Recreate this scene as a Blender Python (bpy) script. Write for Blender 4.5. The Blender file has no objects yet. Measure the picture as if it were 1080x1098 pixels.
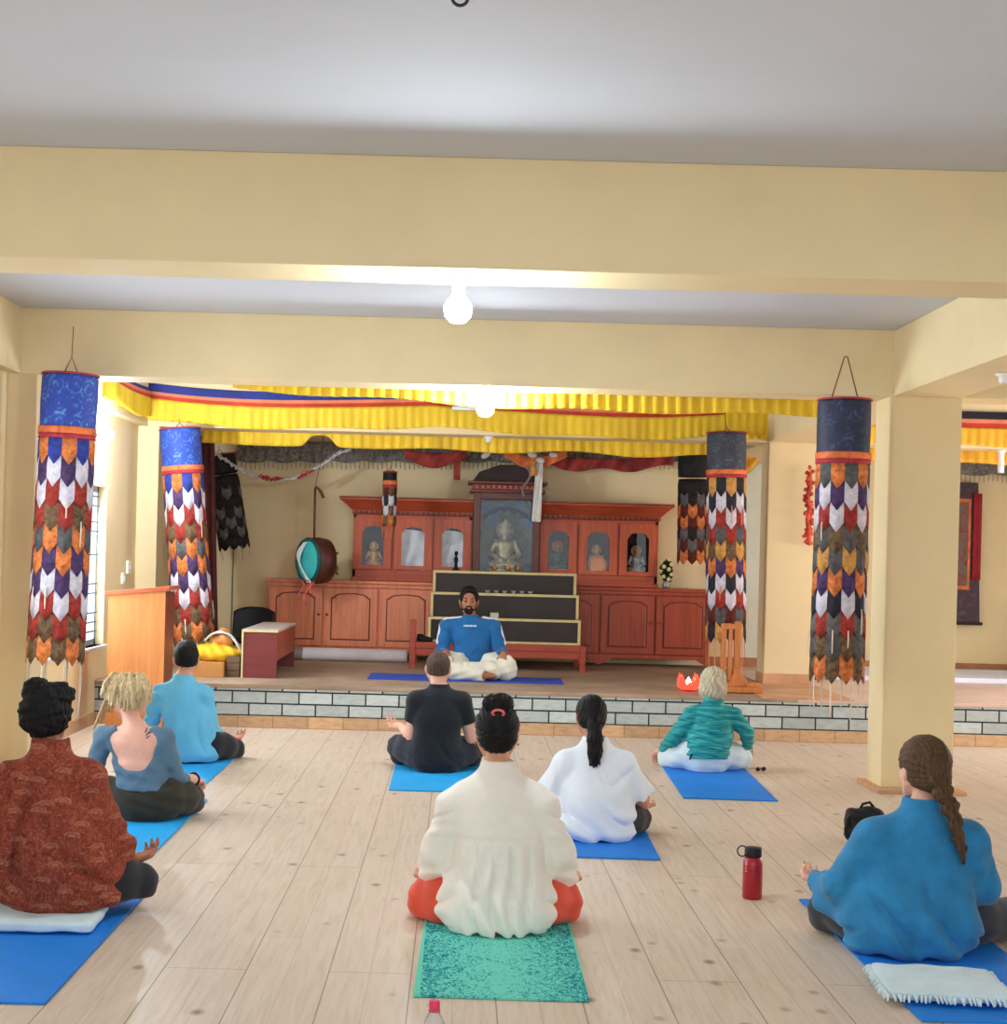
import bpy, bmesh, math, random
import numpy as np
from mathutils import Vector, Matrix

random.seed(7)
SC = bpy.context.scene
COL = SC.collection
PI = math.pi

# ------------------------------------------------------------------ camera
FPX, PX, PY, ROLL, EYE = 1600.0, 492.0, 595.0, math.radians(1.5), 1.52
cam_d = bpy.data.cameras.new('camera')
cam = bpy.data.objects.new('camera', cam_d)
COL.objects.link(cam)
cam_d.sensor_fit = 'HORIZONTAL'
cam_d.sensor_width = 36.0
cam_d.lens = FPX / 1080.0 * 36.0
cam_d.shift_x = (540.0 - PX) / 1080.0
cam_d.shift_y = (PY - 549.0) / 1080.0
cam_d.clip_start = 0.05
cam.matrix_world = Matrix.Translation((0, 0, EYE)) @ Matrix.Rotation(PI / 2, 4, 'X') @ Matrix.Rotation(ROLL, 4, 'Z')
SC.camera = cam


def at(x, y, Y):
    """point at depth Y that the photograph shows at pixel x, y"""
    dx, dy = x - PX, y - PY
    c, s = math.cos(ROLL), math.sin(ROLL)
    u, v = dx * c + dy * s, -dx * s + dy * c
    return Vector((u * Y / FPX, Y, EYE - v * Y / FPX))


def on(x, y, z=0.0):
    """point on the horizontal plane z"""
    dx, dy = x - PX, y - PY
    v = -dx * math.sin(ROLL) + dy * math.cos(ROLL)
    return at(x, y, FPX * (EYE - z) / v)


# ------------------------------------------------------------------ materials
def lin(c):
    c = c / 255.0
    return c / 12.92 if c <= 0.04045 else ((c + 0.055) / 1.055) ** 2.4


def rgb(c, k=1.0):
    return tuple(min(1.0, lin(v) * k) for v in c) + (1.0,)


class NT:
    def __init__(self, name):
        self.m = bpy.data.materials.new(name)
        self.m.use_nodes = True
        self.t = self.m.node_tree
        self.t.nodes.clear()
        self.out = self.n('ShaderNodeOutputMaterial')

    def n(self, typ, **kw):
        nd = self.t.nodes.new(typ)
        for k, v in kw.items():
            if k.startswith('i_'):
                nd.inputs[k[2:].replace('_', ' ')].default_value = v
            else:
                setattr(nd, k, v)
        return nd

    def l(self, a, b):
        self.t.links.new(a, b)

    def coords(self, scale=(1, 1, 1), kind='Object', loc=(0, 0, 0), rot=(0, 0, 0)):
        tc = self.n('ShaderNodeTexCoord')
        mp = self.n('ShaderNodeMapping')
        mp.inputs['Scale'].default_value = scale
        mp.inputs['Location'].default_value = loc
        mp.inputs['Rotation'].default_value = rot
        self.l(tc.outputs[kind], mp.inputs['Vector'])
        return mp.outputs['Vector']

    def noise(self, vec, scale=5, detail=3, rough=0.5, dist=0.0):
        nd = self.n('ShaderNodeTexNoise')
        nd.inputs['Scale'].default_value = scale
        nd.inputs['Detail'].default_value = detail
        nd.inputs['Roughness'].default_value = rough
        nd.inputs['Distortion'].default_value = dist
        self.l(vec, nd.inputs['Vector'])
        return nd.outputs['Fac']

    def ramp(self, fac, stops, interp='LINEAR'):
        nd = self.n('ShaderNodeValToRGB')
        r = nd.color_ramp
        r.interpolation = interp
        while len(r.elements) < len(stops):
            r.elements.new(0.5)
        for e, (p, c) in zip(r.elements, stops):
            e.position = p
            e.color = c if len(c) == 4 else tuple(c) + (1,)
        self.l(fac, nd.inputs['Fac'])
        return nd.outputs['Color']

    def mix(self, fac, a, b, mode='MIX'):
        nd = self.n('ShaderNodeMix', data_type='RGBA', blend_type=mode)
        for sock, v in (('Factor', fac), ('A', a), ('B', b)):
            i = [s for s in nd.inputs if s.name == sock and (s.type == 'RGBA' or sock == 'Factor') and s.enabled][0]
            if hasattr(v, 'node'):
                self.l(v, i)
            else:
                i.default_value = v
        return [o for o in nd.outputs if o.type == 'RGBA'][0]

    def math(self, op, a, b=0.0, clamp=False):
        nd = self.n('ShaderNodeMath', operation=op)
        nd.use_clamp = clamp
        for i, v in enumerate((a, b)):
            if hasattr(v, 'node'):
                self.l(v, nd.inputs[i])
            else:
                nd.inputs[i].default_value = v
        return nd.outputs[0]

    def sep(self, vec):
        nd = self.n('ShaderNodeSeparateXYZ')
        self.l(vec, nd.inputs[0])
        return nd.outputs

    def bsdf(self, color, rough=0.7, spec=0.3, metal=0.0, height=None, bump=0.3, bdist=0.01, **kw):
        b = self.n('ShaderNodeBsdfPrincipled')
        if hasattr(color, 'node'):
            self.l(color, b.inputs['Base Color'])
        else:
            b.inputs['Base Color'].default_value = color
        if hasattr(rough, 'node'):
            self.l(rough, b.inputs['Roughness'])
        else:
            b.inputs['Roughness'].default_value = rough
        b.inputs['Specular IOR Level'].default_value = spec
        b.inputs['Metallic'].default_value = metal
        for k, v in kw.items():
            b.inputs[k.replace('_', ' ')].default_value = v
        if height is not None:
            bp = self.n('ShaderNodeBump')
            bp.inputs['Strength'].default_value = bump
            bp.inputs['Distance'].default_value = bdist
            self.l(height, bp.inputs['Height'])
            self.l(bp.outputs['Normal'], b.inputs['Normal'])
        self.l(b.outputs['BSDF'], self.out.inputs['Surface'])
        self.b = b
        return self.m


def M(name, c, rough=0.8, var=0.08, vs=6, bump=0.15, bs=120, stretch=(1, 1, 1), spec=0.25, metal=0.0, **kw):
    """plain procedural material: gentle mottling plus fine bump"""
    t = NT(name)
    v = t.coords(stretch)
    f = t.noise(v, vs, 4, 0.6)
    a = rgb([max(0, x * (1 - var)) for x in c])
    b = rgb([min(255, x * (1 + var)) for x in c])
    col = t.ramp(f, [(0.3, a), (0.7, b)])
    h = t.noise(v, bs, 2) if bump else None
    return t.bsdf(col, rough, spec, metal, h, bump, 0.004, **kw)


def Mwood(name, c, rough=0.45, dark=0.7, scale=3.0, axis='Z', spec=0.35):
    t = NT(name)
    st = {'X': (0.6, 9, 9), 'Y': (9, 0.6, 9), 'Z': (9, 9, 0.6)}[axis]
    v = t.coords(st)
    f = t.noise(v, scale, 6, 0.6, 1.2)
    col = t.ramp(f, [(0.3, rgb([x * dark for x in c])), (0.52, rgb(c)), (0.75, rgb([min(255, x * 1.08) for x in c]))])
    return t.bsdf(col, rough, spec, 0, f, 0.12, 0.003)


# ------------------------------------------------------------------ objects
def tag(o, label=None, cat=None, group=None, kind=None):
    if label:
        o['label'] = label
    if cat:
        o['category'] = cat
    if group:
        o['group'] = group
    if kind:
        o['kind'] = kind
    return o


def thing(name, label, cat, loc=(0, 0, 0), rotz=0.0, group=None):
    o = bpy.data.objects.new(name, None)
    o.empty_display_size = 0.1
    COL.objects.link(o)
    o.location = loc
    o.rotation_euler = (0, 0, rotz)
    return tag(o, label, cat, group)


def link(name, me, mat=None, parent=None, smooth=None):
    o = bpy.data.objects.new(name, me)
    COL.objects.link(o)
    if mat is not None:
        for mm in (mat if isinstance(mat, (list, tuple)) else [mat]):
            me.materials.append(mm)
    if parent is not None:
        o.parent = parent
    return o


class MB:
    """collects shapes and links them as ONE mesh object"""

    def __init__(self):
        self.b = bmesh.new()
        self.mi = 0
        self.smooth = False

    def _tag(self, faces, smooth=None):
        for f in faces:
            f.material_index = self.mi
            f.smooth = self.smooth if smooth is None else smooth

    def box(self, x0, x1, y0, y1, z0, z1, bevel=0.0, seg=2, mat=None):
        r = bmesh.ops.create_cube(self.b, size=1.0)
        vs = r['verts']
        for v in vs:
            v.co = Vector(((x0 + x1) / 2 + v.co.x * (x1 - x0), (y0 + y1) / 2 + v.co.y * (y1 - y0), (z0 + z1) / 2 + v.co.z * (z1 - z0)))
        if mat is not None:
            bmesh.ops.transform(self.b, matrix=mat, verts=vs)
        fs = {f for v in vs for f in v.link_faces}
        self._tag(fs, False)
        if bevel > 0:
            es = list({e for f in fs for e in f.edges})
            r = bmesh.ops.bevel(self.b, geom=es, offset=bevel, segments=seg, affect='EDGES', profile=0.6)
            self._tag(r['faces'])
        return self

    def prism(self, pts, y0, y1, bevel=0.0):
        """polygon in x, z pushed from y0 to y1"""
        vs0 = [self.b.verts.new((p[0], y0, p[1])) for p in pts]
        vs1 = [self.b.verts.new((p[0], y1, p[1])) for p in pts]
        n = len(pts)
        fs = [self.b.faces.new(vs0), self.b.faces.new(vs1[::-1])]
        for i in range(n):
            j = (i + 1) % n
            fs.append(self.b.faces.new((vs0[j], vs0[i], vs1[i], vs1[j])))
        self._tag(fs, False)
        bmesh.ops.recalc_face_normals(self.b, faces=fs)
        if bevel > 0:
            es = list({e for f in fs[:2] for e in f.edges})
            r = bmesh.ops.bevel(self.b, geom=es, offset=bevel, segments=2, affect='EDGES', profile=0.6)
            self._tag(r['faces'])
        return self

    def lathe(self, prof, c=(0, 0, 0), seg=32, axis='Z', mat=None):
        """prof: (radius, height) pairs, closed at the ends"""
        rings = []
        allv = []
        for r, h in prof:
            ring = []
            if r < 1e-5:
                ring = [self.b.verts.new((c[0], c[1], c[2] + h))]
            else:
                for i in range(seg):
                    a = 2 * PI * i / seg
                    ring.append(self.b.verts.new((c[0] + r * math.cos(a), c[1] + r * math.sin(a), c[2] + h)))
            rings.append(ring)
            allv += ring
        fs = []
        for A, B in zip(rings, rings[1:]):
            for i in range(seg):
                j = (i + 1) % seg
                if len(A) == 1 and len(B) == 1:
                    continue
                if len(A) == 1:
                    fs.append(self.b.faces.new((A[0], B[i], B[j])))
                elif len(B) == 1:
                    fs.append(self.b.faces.new((A[j], A[i], B[0])))
                else:
                    fs.append(self.b.faces.new((A[i], A[j], B[j], B[i])))
        for ring in (rings[0], rings[-1]):
            if len(ring) > 1:
                fs.append(self.b.faces.new(ring if ring is rings[-1] else ring[::-1]))
        self._tag(fs, True)
        bmesh.ops.recalc_face_normals(self.b, faces=fs)
        if mat is not None:
            bmesh.ops.transform(self.b, matrix=mat, verts=allv)
        return self

    def tube(self, pts, r, seg=8, closed=False):
        pts = [Vector(p) for p in pts]
        rs = r if isinstance(r, (list, tuple)) else [r] * len(pts)
        rings = []
        n = len(pts)
        prev = None
        for i, p in enumerate(pts):
            a = pts[(i - 1) % n] if (closed or i > 0) else p
            b = pts[(i + 1) % n] if (closed or i < n - 1) else p
            t = (b - a).normalized()
            if prev is None:
                up = Vector((0, 0, 1)) if abs(t.z) < 0.9 else Vector((1, 0, 0))
                s = t.cross(up).normalized()
            else:
                s = (prev - t * prev.dot(t)).normalized()
            prev = s
            w = s.cross(t).normalized()
            rings.append([self.b.verts.new(p + (s * math.cos(2 * PI * k / seg) + w * math.sin(2 * PI * k / seg)) * rs[i]) for k in range(seg)])
        fs = []
        pairs = list(zip(rings, rings[1:])) + ([(rings[-1], rings[0])] if closed else [])
        for A, B in pairs:
            for k in range(seg):
                j = (k + 1) % seg
                fs.append(self.b.faces.new((A[k], A[j], B[j], B[k])))
        if not closed:
            fs.append(self.b.faces.new(rings[0][::-1]))
            fs.append(self.b.faces.new(rings[-1]))
        self._tag(fs, True)
        bmesh.ops.recalc_face_normals(self.b, faces=fs)
        return self

    def ball(self, c, r, sub=2, mat=None):
        rr = r if isinstance(r, (list, tuple)) else (r, r, r)
        res = bmesh.ops.create_icosphere(self.b, subdivisions=sub, radius=1.0)
        m = Matrix.Translation(c) @ (mat or Matrix.Identity(4)) @ Matrix.Diagonal((*rr, 1))
        bmesh.ops.transform(self.b, matrix=m, verts=res['verts'])
        self._tag({f for v in res['verts'] for f in v.link_faces}, True)
        return self

    def grid(self, nu, nv, fn, thick=0.0):
        """sheet of (nu+1)x(nv+1) points fn(u, v), optionally given a thickness"""
        V = [[self.b.verts.new(fn(i / nu, j / nv)) for j in range(nv + 1)] for i in range(nu + 1)]
        fs = []
        for i in range(nu):
            for j in range(nv):
                fs.append(self.b.faces.new((V[i][j], V[i + 1][j], V[i + 1][j + 1], V[i][j + 1])))
        self._tag(fs, True)
        if thick:
            for f in fs:
                f.normal_update()
            r = bmesh.ops.solidify(self.b, geom=fs, thickness=thick)
            self._tag([g for g in r['geom'] if isinstance(g, bmesh.types.BMFace)], True)
        return self

    def build(self, name, mat=None, parent=None):
        me = bpy.data.meshes.new(name)
        self.b.to_mesh(me)
        self.b.free()
        return link(name, me, mat, parent)


# ------------------------------------------------------------------ distance fields for bodies and cloth
class Field:
    def __init__(self, lo, hi, h):
        self.h = h
        self.lo = np.array(lo, dtype=np.float64)
        n = np.ceil((np.array(hi) - self.lo) / h).astype(int) + 1
        self.ax = [(self.lo[i] + h * np.arange(n[i])).astype(np.float32) for i in range(3)]
        self.D = np.full(tuple(n), 1.0, dtype=np.float32)

    def _sl(self, lo, hi, pad):
        out = []
        for i in range(3):
            a = int(max(0, math.floor((lo[i] - pad - self.lo[i]) / self.h)))
            b = int(min(len(self.ax[i]), math.ceil((hi[i] + pad - self.lo[i]) / self.h) + 1))
            if b <= a:
                return None
            out.append(slice(a, b))
        return tuple(out)

    def _ev(self, prim, pad):
        fn, lo, hi = prim
        s = self._sl(lo, hi, pad)
        if s is None:
            return None, None
        x = self.ax[0][s[0]][:, None, None]
        y = self.ax[1][s[1]][None, :, None]
        z = self.ax[2][s[2]][None, None, :]
        return s, fn(x, y, z).astype(np.float32)

    def add(self, prim, k=0.012):
        s, d = self._ev(prim, k + 4 * self.h)
        if s is None:
            return self
        A = self.D[s]
        if k <= 0:
            self.D[s] = np.minimum(A, d)
        else:
            hh = np.clip(0.5 + 0.5 * (d - A) / k, 0, 1)
            self.D[s] = d * (1 - hh) + A * hh - k * hh * (1 - hh)
        return self

    def sub(self, prim, k=0.004):
        s, d = self._ev(prim, k + 4 * self.h)
        if s is None:
            return self
        A = self.D[s]
        d = -d
        hh = np.clip(0.5 - 0.5 * (d - A) / k, 0, 1)
        self.D[s] = d * (1 - hh) + A * hh + k * hh * (1 - hh)
        return self

    def cut(self, p, n):
        """keep the side the normal n points away from"""
        n = np.array(n, dtype=np.float64)
        n /= np.linalg.norm(n)
        d = (self.ax[0][:, None, None] - p[0]) * n[0] + (self.ax[1][None, :, None] - p[1]) * n[1] + (self.ax[2][None, None, :] - p[2]) * n[2]
        self.D = np.maximum(self.D, d.astype(np.float32))
        return self

    def warp(self, fn, band=0.05):
        """ripple the surface"""
        i = np.nonzero(np.abs(self.D) < band)
        x, y, z = self.ax[0][i[0]], self.ax[1][i[1]], self.ax[2][i[2]]
        self.D[i] += fn(x, y, z).astype(np.float32)
        return self

    def mesh(self, name, keep_big=True):
        D = self.D
        D[0], D[-1], D[:, 0], D[:, -1], D[:, :, 0], D[:, :, -1] = (np.maximum(q, 1e-3) for q in (D[0], D[-1], D[:, 0], D[:, -1], D[:, :, 0], D[:, :, -1]))
        S = D < 0
        c = np.zeros(tuple(n - 1 for n in D.shape), dtype=np.uint8)
        for i in (0, 1):
            for j in (0, 1):
                for k in (0, 1):
                    c += S[i:S.shape[0] - 1 + i, j:S.shape[1] - 1 + j, k:S.shape[2] - 1 + k]
        act = (c > 0) & (c < 8)
        I = np.argwhere(act)
        idx = np.full(act.shape, -1, dtype=np.int32)
        idx[act] = np.arange(len(I), dtype=np.int32)
        pos = np.zeros((len(I), 3))
        cnt = np.zeros(len(I))
        corners = [(a, b, d) for a in (0, 1) for b in (0, 1) for d in (0, 1)]
        for ca in corners:
            for ax in range(3):
                if ca[ax] == 0:
                    cb = list(ca)
                    cb[ax] = 1
                    da = D[I[:, 0] + ca[0], I[:, 1] + ca[1], I[:, 2] + ca[2]]
                    db = D[I[:, 0] + cb[0], I[:, 1] + cb[1], I[:, 2] + cb[2]]
                    m = (da < 0) != (db < 0)
                    t = np.where(m, da / np.where(m, da - db, 1), 0)
                    p = np.tile(np.array(ca, dtype=np.float64), (len(I), 1))
                    p[:, ax] = t
                    pos[m] += p[m]
                    cnt[m] += 1
        pos = self.lo + self.h * (I + pos / cnt[:, None])
        quads = []
        for ax in range(3):
            o = [1, 1, 1]
            sl0 = [slice(1, -1)] * 3
            sl0[ax] = slice(0, -1)
            sl1 = [slice(1, -1)] * 3
            sl1[ax] = slice(1, None)
            a = S[tuple(sl0)]
            b = S[tuple(sl1)]
            E = np.argwhere(a != b)
            if not len(E):
                continue
            fl = a[tuple(E.T)]
            base = E.copy()
            for q in range(3):
                if q != ax:
                    base[:, q] += 1
            u, v = (ax + 1) % 3, (ax + 2) % 3
            qs = []
            for du, dv in ((1, 1), (0, 1), (0, 0), (1, 0)):
                e = base.copy()
                e[:, u] -= du
                e[:, v] -= dv
                qs.append(idx[tuple(e.T)])
            Q = np.stack(qs, 1)
            Q[~fl] = Q[~fl][:, ::-1]
            quads.append(Q)
        Q = np.concatenate(quads)
        Q = Q[(Q >= 0).all(1)]
        if keep_big and len(pos):
            lab = np.arange(len(pos))
            while True:
                mn = lab[Q].min(1)
                new = lab.copy()
                for q in range(4):
                    np.minimum.at(new, Q[:, q], mn)
                new = new[new]
                if (new == lab).all():
                    break
                lab = new
            u, n = np.unique(lab, return_counts=True)
            big = u[n.argmax()]
            Q = Q[lab[Q[:, 0]] == big]
            used = np.unique(Q)
            rm = np.full(len(pos), -1)
            rm[used] = np.arange(len(used))
            pos, Q = pos[used], rm[Q]
        me = bpy.data.meshes.new(name)
        me.vertices.add(len(pos))
        me.vertices.foreach_set('co', pos.astype(np.float32).ravel())
        me.loops.add(len(Q) * 4)
        me.loops.foreach_set('vertex_index', Q.astype(np.int32).ravel())
        me.polygons.add(len(Q))
        me.polygons.foreach_set('loop_start', np.arange(0, len(Q) * 4, 4, dtype=np.int32))
        me.polygons.foreach_set('use_smooth', np.ones(len(Q), dtype=bool))
        me.update(calc_edges=True)
        me.validate()
        return me

    def build(self, name, mat, parent=None):
        return link(name, self.mesh(name), mat, parent)


def cone(a, b, ra, rb, cut=False):
    a, b = np.array(a, dtype=np.float64), np.array(b, dtype=np.float64)
    ab = b - a
    L2 = float(ab @ ab) + 1e-12
    nn = ab / math.sqrt(L2)

    def fn(x, y, z):
        px, py, pz = x - a[0], y - a[1], z - a[2]
        t = (px * ab[0] + py * ab[1] + pz * ab[2]) / L2
        h = np.clip(t, 0, 1)
        d = np.sqrt((px - h * ab[0]) ** 2 + (py - h * ab[1]) ** 2 + (pz - h * ab[2]) ** 2) - (ra + (rb - ra) * h)
        if cut:
            d = np.maximum(d, (t - 1) * math.sqrt(L2))
        return d
    r = max(ra, rb)
    return fn, np.minimum(a, b) - r, np.maximum(a, b) + r


def ell(c, r):
    c, r = np.array(c, dtype=np.float64), np.array(r, dtype=np.float64)

    def fn(x, y, z):
        px, py, pz = x - c[0], y - c[1], z - c[2]
        k0 = np.sqrt((px / r[0]) ** 2 + (py / r[1]) ** 2 + (pz / r[2]) ** 2)
        k1 = np.sqrt((px / r[0] ** 2) ** 2 + (py / r[1] ** 2) ** 2 + (pz / r[2] ** 2) ** 2) + 1e-9
        return k0 * (k0 - 1) / k1
    return fn, c - r, c + r


def rbox(c, r, rad=0.005):
    c, r = np.array(c, dtype=np.float64), np.array(r, dtype=np.float64)

    def fn(x, y, z):
        qx, qy, qz = np.abs(x - c[0]) - r[0] + rad, np.abs(y - c[1]) - r[1] + rad, np.abs(z - c[2]) - r[2] + rad
        return np.sqrt(np.maximum(qx, 0) ** 2 + np.maximum(qy, 0) ** 2 + np.maximum(qz, 0) ** 2) + np.minimum(np.maximum(qx, np.maximum(qy, qz)), 0) - rad
    return fn, c - r, c + r


def loft(prof, top_round=True):
    """vertical body of elliptical sections; prof rows (z, cx, cy, half width, half depth)"""
    P = np.array(prof, dtype=np.float64)
    z = P[:, 0]
    zz = np.linspace(z[0], z[-1], 200)
    cols = []
    for q in range(1, 5):
        v = P[:, q]
        dv = np.diff(v) / np.diff(z)
        m = np.zeros_like(v)
        m[0], m[-1] = dv[0], dv[-1]
        pr_ = dv[:-1] * dv[1:]
        m[1:-1] = np.where(pr_ > 0, 2 * pr_ / np.where(np.abs(dv[:-1] + dv[1:]) < 1e-9, 1, dv[:-1] + dv[1:]), 0)
        k = np.clip(np.searchsorted(z, zz, side='right') - 1, 0, len(z) - 2)
        hh = z[k + 1] - z[k]
        t = (zz - z[k]) / hh
        cols.append((2 * t ** 3 - 3 * t ** 2 + 1) * v[k] + (t ** 3 - 2 * t ** 2 + t) * hh * m[k] + (-2 * t ** 3 + 3 * t ** 2) * v[k + 1] + (t ** 3 - t ** 2) * hh * m[k + 1])

    def fn(x, y, zq):
        cx, cy, a, b = (np.interp(zq, zz, c) for c in cols)
        px, py = x - cx, y - cy
        k0 = np.sqrt((px / a) ** 2 + (py / b) ** 2)
        k1 = np.sqrt((px / a ** 2) ** 2 + (py / b ** 2) ** 2) + 1e-9
        d = k0 * (k0 - 1) / k1
        return np.maximum(d, np.maximum(z[0] - zq, zq - z[-1]))
    lo = np.array([(P[:, 1] - P[:, 3]).min(), (P[:, 2] - P[:, 4]).min(), z[0]]) - 0.02
    hi = np.array([(P[:, 1] + P[:, 3]).max(), (P[:, 2] + P[:, 4]).max(), z[-1]]) + 0.02
    return fn, lo, hi


def xf(prim, R, c):
    """put a primitive made round the origin into frame R (3x3), centre c"""
    fn, lo, hi = prim
    R = np.array(R, dtype=np.float64)
    c = np.array(c, dtype=np.float64)
    cs = np.array([[a, b, d] for a in (lo[0], hi[0]) for b in (lo[1], hi[1]) for d in (lo[2], hi[2])]) @ R.T + c

    def g(x, y, z):
        px, py, pz = x - c[0], y - c[1], z - c[2]
        return fn(px * R[0, 0] + py * R[1, 0] + pz * R[2, 0], px * R[0, 1] + py * R[1, 1] + pz * R[2, 1], px * R[0, 2] + py * R[1, 2] + pz * R[2, 2])
    return g, cs.min(0), cs.max(0)


def rot3(pitch=0, yaw=0, roll=0):
    """degrees; pitch > 0 bows the head forward, yaw > 0 turns it to the person's left"""
    m = Matrix.Rotation(math.radians(yaw), 3, 'Z') @ Matrix.Rotation(math.radians(-pitch), 3, 'X') @ Matrix.Rotation(math.radians(roll), 3, 'Y')
    return np.array(m)

# ------------------------------------------------------------------ the setting
XL, XR, YR, YB = -3.08, 6.9, -2.0, 16.5
ZC, ZB = 3.114, 2.667                       # ceiling, underside of the beams
YS, ZS = 12.75, 0.37                        # stage front, stage top

WALL = M('cream_paint', (236, 216, 172), 0.6, 0.02, 1.5, 0.05, 60)
CEIL = M('white_ceiling_paint', (204, 207, 216), 0.8, 0.015, 1.0, 0.05, 60)
WHITE = M('white_plastic', (238, 240, 240), 0.35, 0.01, 5, 0, spec=0.5)
BLACK = M('black_cloth', (26, 27, 32), 0.85, 0.2, 8)
DARKMETAL = M('dark_metal', (60, 62, 66), 0.4, 0.1, 8, 0.05, metal=0.6)


def floor_mat():
    t = NT('plank_floor')
    v = t.coords((1, 1, 1))
    s = t.sep(v)
    sw = t.n('ShaderNodeCombineXYZ')
    t.l(s[1], sw.inputs[0])
    xs = t.math('ADD', s[0], 0.43 + 0.149 * 40)
    t.l(xs, sw.inputs[1])

    def brick(mort, bw, rh, off):
        b = t.n('ShaderNodeTexBrick')
        b.offset = off
        b.inputs['Color1'].default_value = (0, 0, 0, 1)
        b.inputs['Color2'].default_value = (1, 1, 1, 1)
        b.inputs['Mortar'].default_value = (.5, .5, .5, 1)
        b.inputs['Scale'].default_value = 1.0
        b.inputs['Mortar Size'].default_value = mort
        b.inputs['Mortar Smooth'].default_value = 0.3
        b.inputs['Bias'].default_value = 0.0
        b.inputs['Brick Width'].default_value = bw
        b.inputs['Row Height'].default_value = rh
        t.l(sw.outputs[0], b.inputs['Vector'])
        return b
    b1 = brick(0.002, 3.6, 0.149, 0.37)
    b2 = brick(0.003, 3.6, 0.298, 0.5)
    tone = t.math('MULTIPLY', b1.outputs['Color'], 1.0)
    g = t.n('ShaderNodeMapping')
    g.inputs['Scale'].default_value = (14, 0.9, 1)
    t.l(v, g.inputs['Vector'])
    grain = t.noise(g.outputs[0], 3.0, 6, 0.62, 0.8)
    big = t.noise(v, 0.7, 3)
    c0 = t.ramp(grain, [(0.3, rgb((198, 178, 156))), (0.5, rgb((216, 196, 178))), (0.72, rgb((225, 208, 192)))])
    c1 = t.mix(t.math('MULTIPLY', tone, 0.3), c0, rgb((206, 182, 158)))
    c1 = t.mix(t.math('MULTIPLY', big, 0.3), c1, rgb((220, 200, 180)))
    # knots: little brown spots along the boards
    kn = t.n('ShaderNodeMapping')
    kn.inputs['Scale'].default_value = (6.7, 4.6, 1)
    t.l(v, kn.inputs['Vector'])
    vo = t.n('ShaderNodeTexVoronoi')
    vo.inputs['Scale'].default_value = 1.0
    vo.inputs['Randomness'].default_value = 0.9
    t.l(kn.outputs[0], vo.inputs['Vector'])
    spot = t.ramp(vo.outputs['Distance'], [(0.03, (1, 1, 1)), (0.1, (0.6, 0.6, 0.6)), (0.2, (0, 0, 0))])
    keep = t.math('GREATER_THAN', t.sep(vo.outputs['Color'])[0], 0.3)
    c2 = t.mix(t.math('MULTIPLY', t.math('MULTIPLY', spot, keep), 0.85), c1, rgb((112, 72, 44)))
    c3 = t.mix(t.math('MULTIPLY', b1.outputs['Fac'], 0.25), c2, rgb((110, 84, 62)))
    c4 = t.mix(t.math('MULTIPLY', b2.outputs['Fac'], 0.55), c3, rgb((92, 68, 50)))
    hgt = t.math('SUBTRACT', t.math('MULTIPLY', grain, 0.25), b2.outputs['Fac'])
    return t.bsdf(c4, 0.42, 0.35, 0, hgt, 0.12, 0.003)


def struct(name, mat, *boxes, bevel=0.0):
    mb = MB()
    for b in boxes:
        mb.box(*b, bevel=bevel)
    return tag(mb.build(name, mat), kind='structure')


struct('floor', floor_mat(), (XL - 0.2, XR + 0.2, YR, YB + 0.2, -0.15, 0))
struct('ceiling', CEIL, (XL - 0.2, XR + 0.2, YR, YB + 0.2, ZC, ZC + 0.15))
struct('wall_back', WALL, (XL - 0.2, XR + 0.2, YB, YB + 0.2, 0, ZC))


def wall_with_openings(name, x0, x1, wins):
    mb = MB()
    y = YR
    for (a, b, z0, z1) in wins:
        mb.box(x0, x1, y, a, 0, ZC)
        mb.box(x0, x1, a, b, 0, z0)
        mb.box(x0, x1, a, b, z1, ZC)
        y = b
    mb.box(x0, x1, y, YB, 0, ZC)
    bmesh.ops.remove_doubles(mb.b, verts=mb.b.verts, dist=1e-5)
    return tag(mb.build(name, WALL), kind='structure')


LW = [(-0.9, 1.3, 0.66, 2.25), (2.3, 5.4, 0.66, 2.25), (6.9, 9.4, 0.66, 2.25), (11.1, 13.0, 0.66, 2.03)]
RW = [(-0.9, 1.3, 0.66, 2.25), (2.3, 5.4, 0.66, 2.25), (6.9, 9.6, 0.66, 2.25), (11.1, 13.6, 0.66, 2.03), (14.75, 16.1, 1.0, 2.25)]  # last opening, in the stage bay, is unseen and added to light it
wall_with_openings('wall_left', XL - 0.2, XL, LW)
wall_with_openings('wall_right', XR, XR + 0.2, RW)

FRAME = M('grey_window_paint', (150, 165, 180), 0.5, 0.05)
GRILLE = M('window_grille_iron', (120, 134, 150), 0.5, 0.05)


def thin_glass(name, tint=(.97, .98, .98, 1), ior=1.45):
    t = NT(name)
    tr = t.n('ShaderNodeBsdfTransparent')
    tr.inputs['Color'].default_value = tint
    gl = t.n('ShaderNodeBsdfGlossy')
    gl.inputs['Roughness'].default_value = .02
    lw = t.n('ShaderNodeLayerWeight')
    lw.inputs['Blend'].default_value = .5
    f0 = ((ior - 1) / (ior + 1)) ** 2
    fac = t.math('ADD', t.math('MULTIPLY', t.math('POWER', lw.outputs['Facing'], 4.5), .6), f0)
    mx = t.n('ShaderNodeMixShader')
    t.l(fac, mx.inputs[0])
    t.l(tr.outputs[0], mx.inputs[1])
    t.l(gl.outputs[0], mx.inputs[2])
    t.l(mx.outputs[0], t.out.inputs['Surface'])
    return t.m


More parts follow.
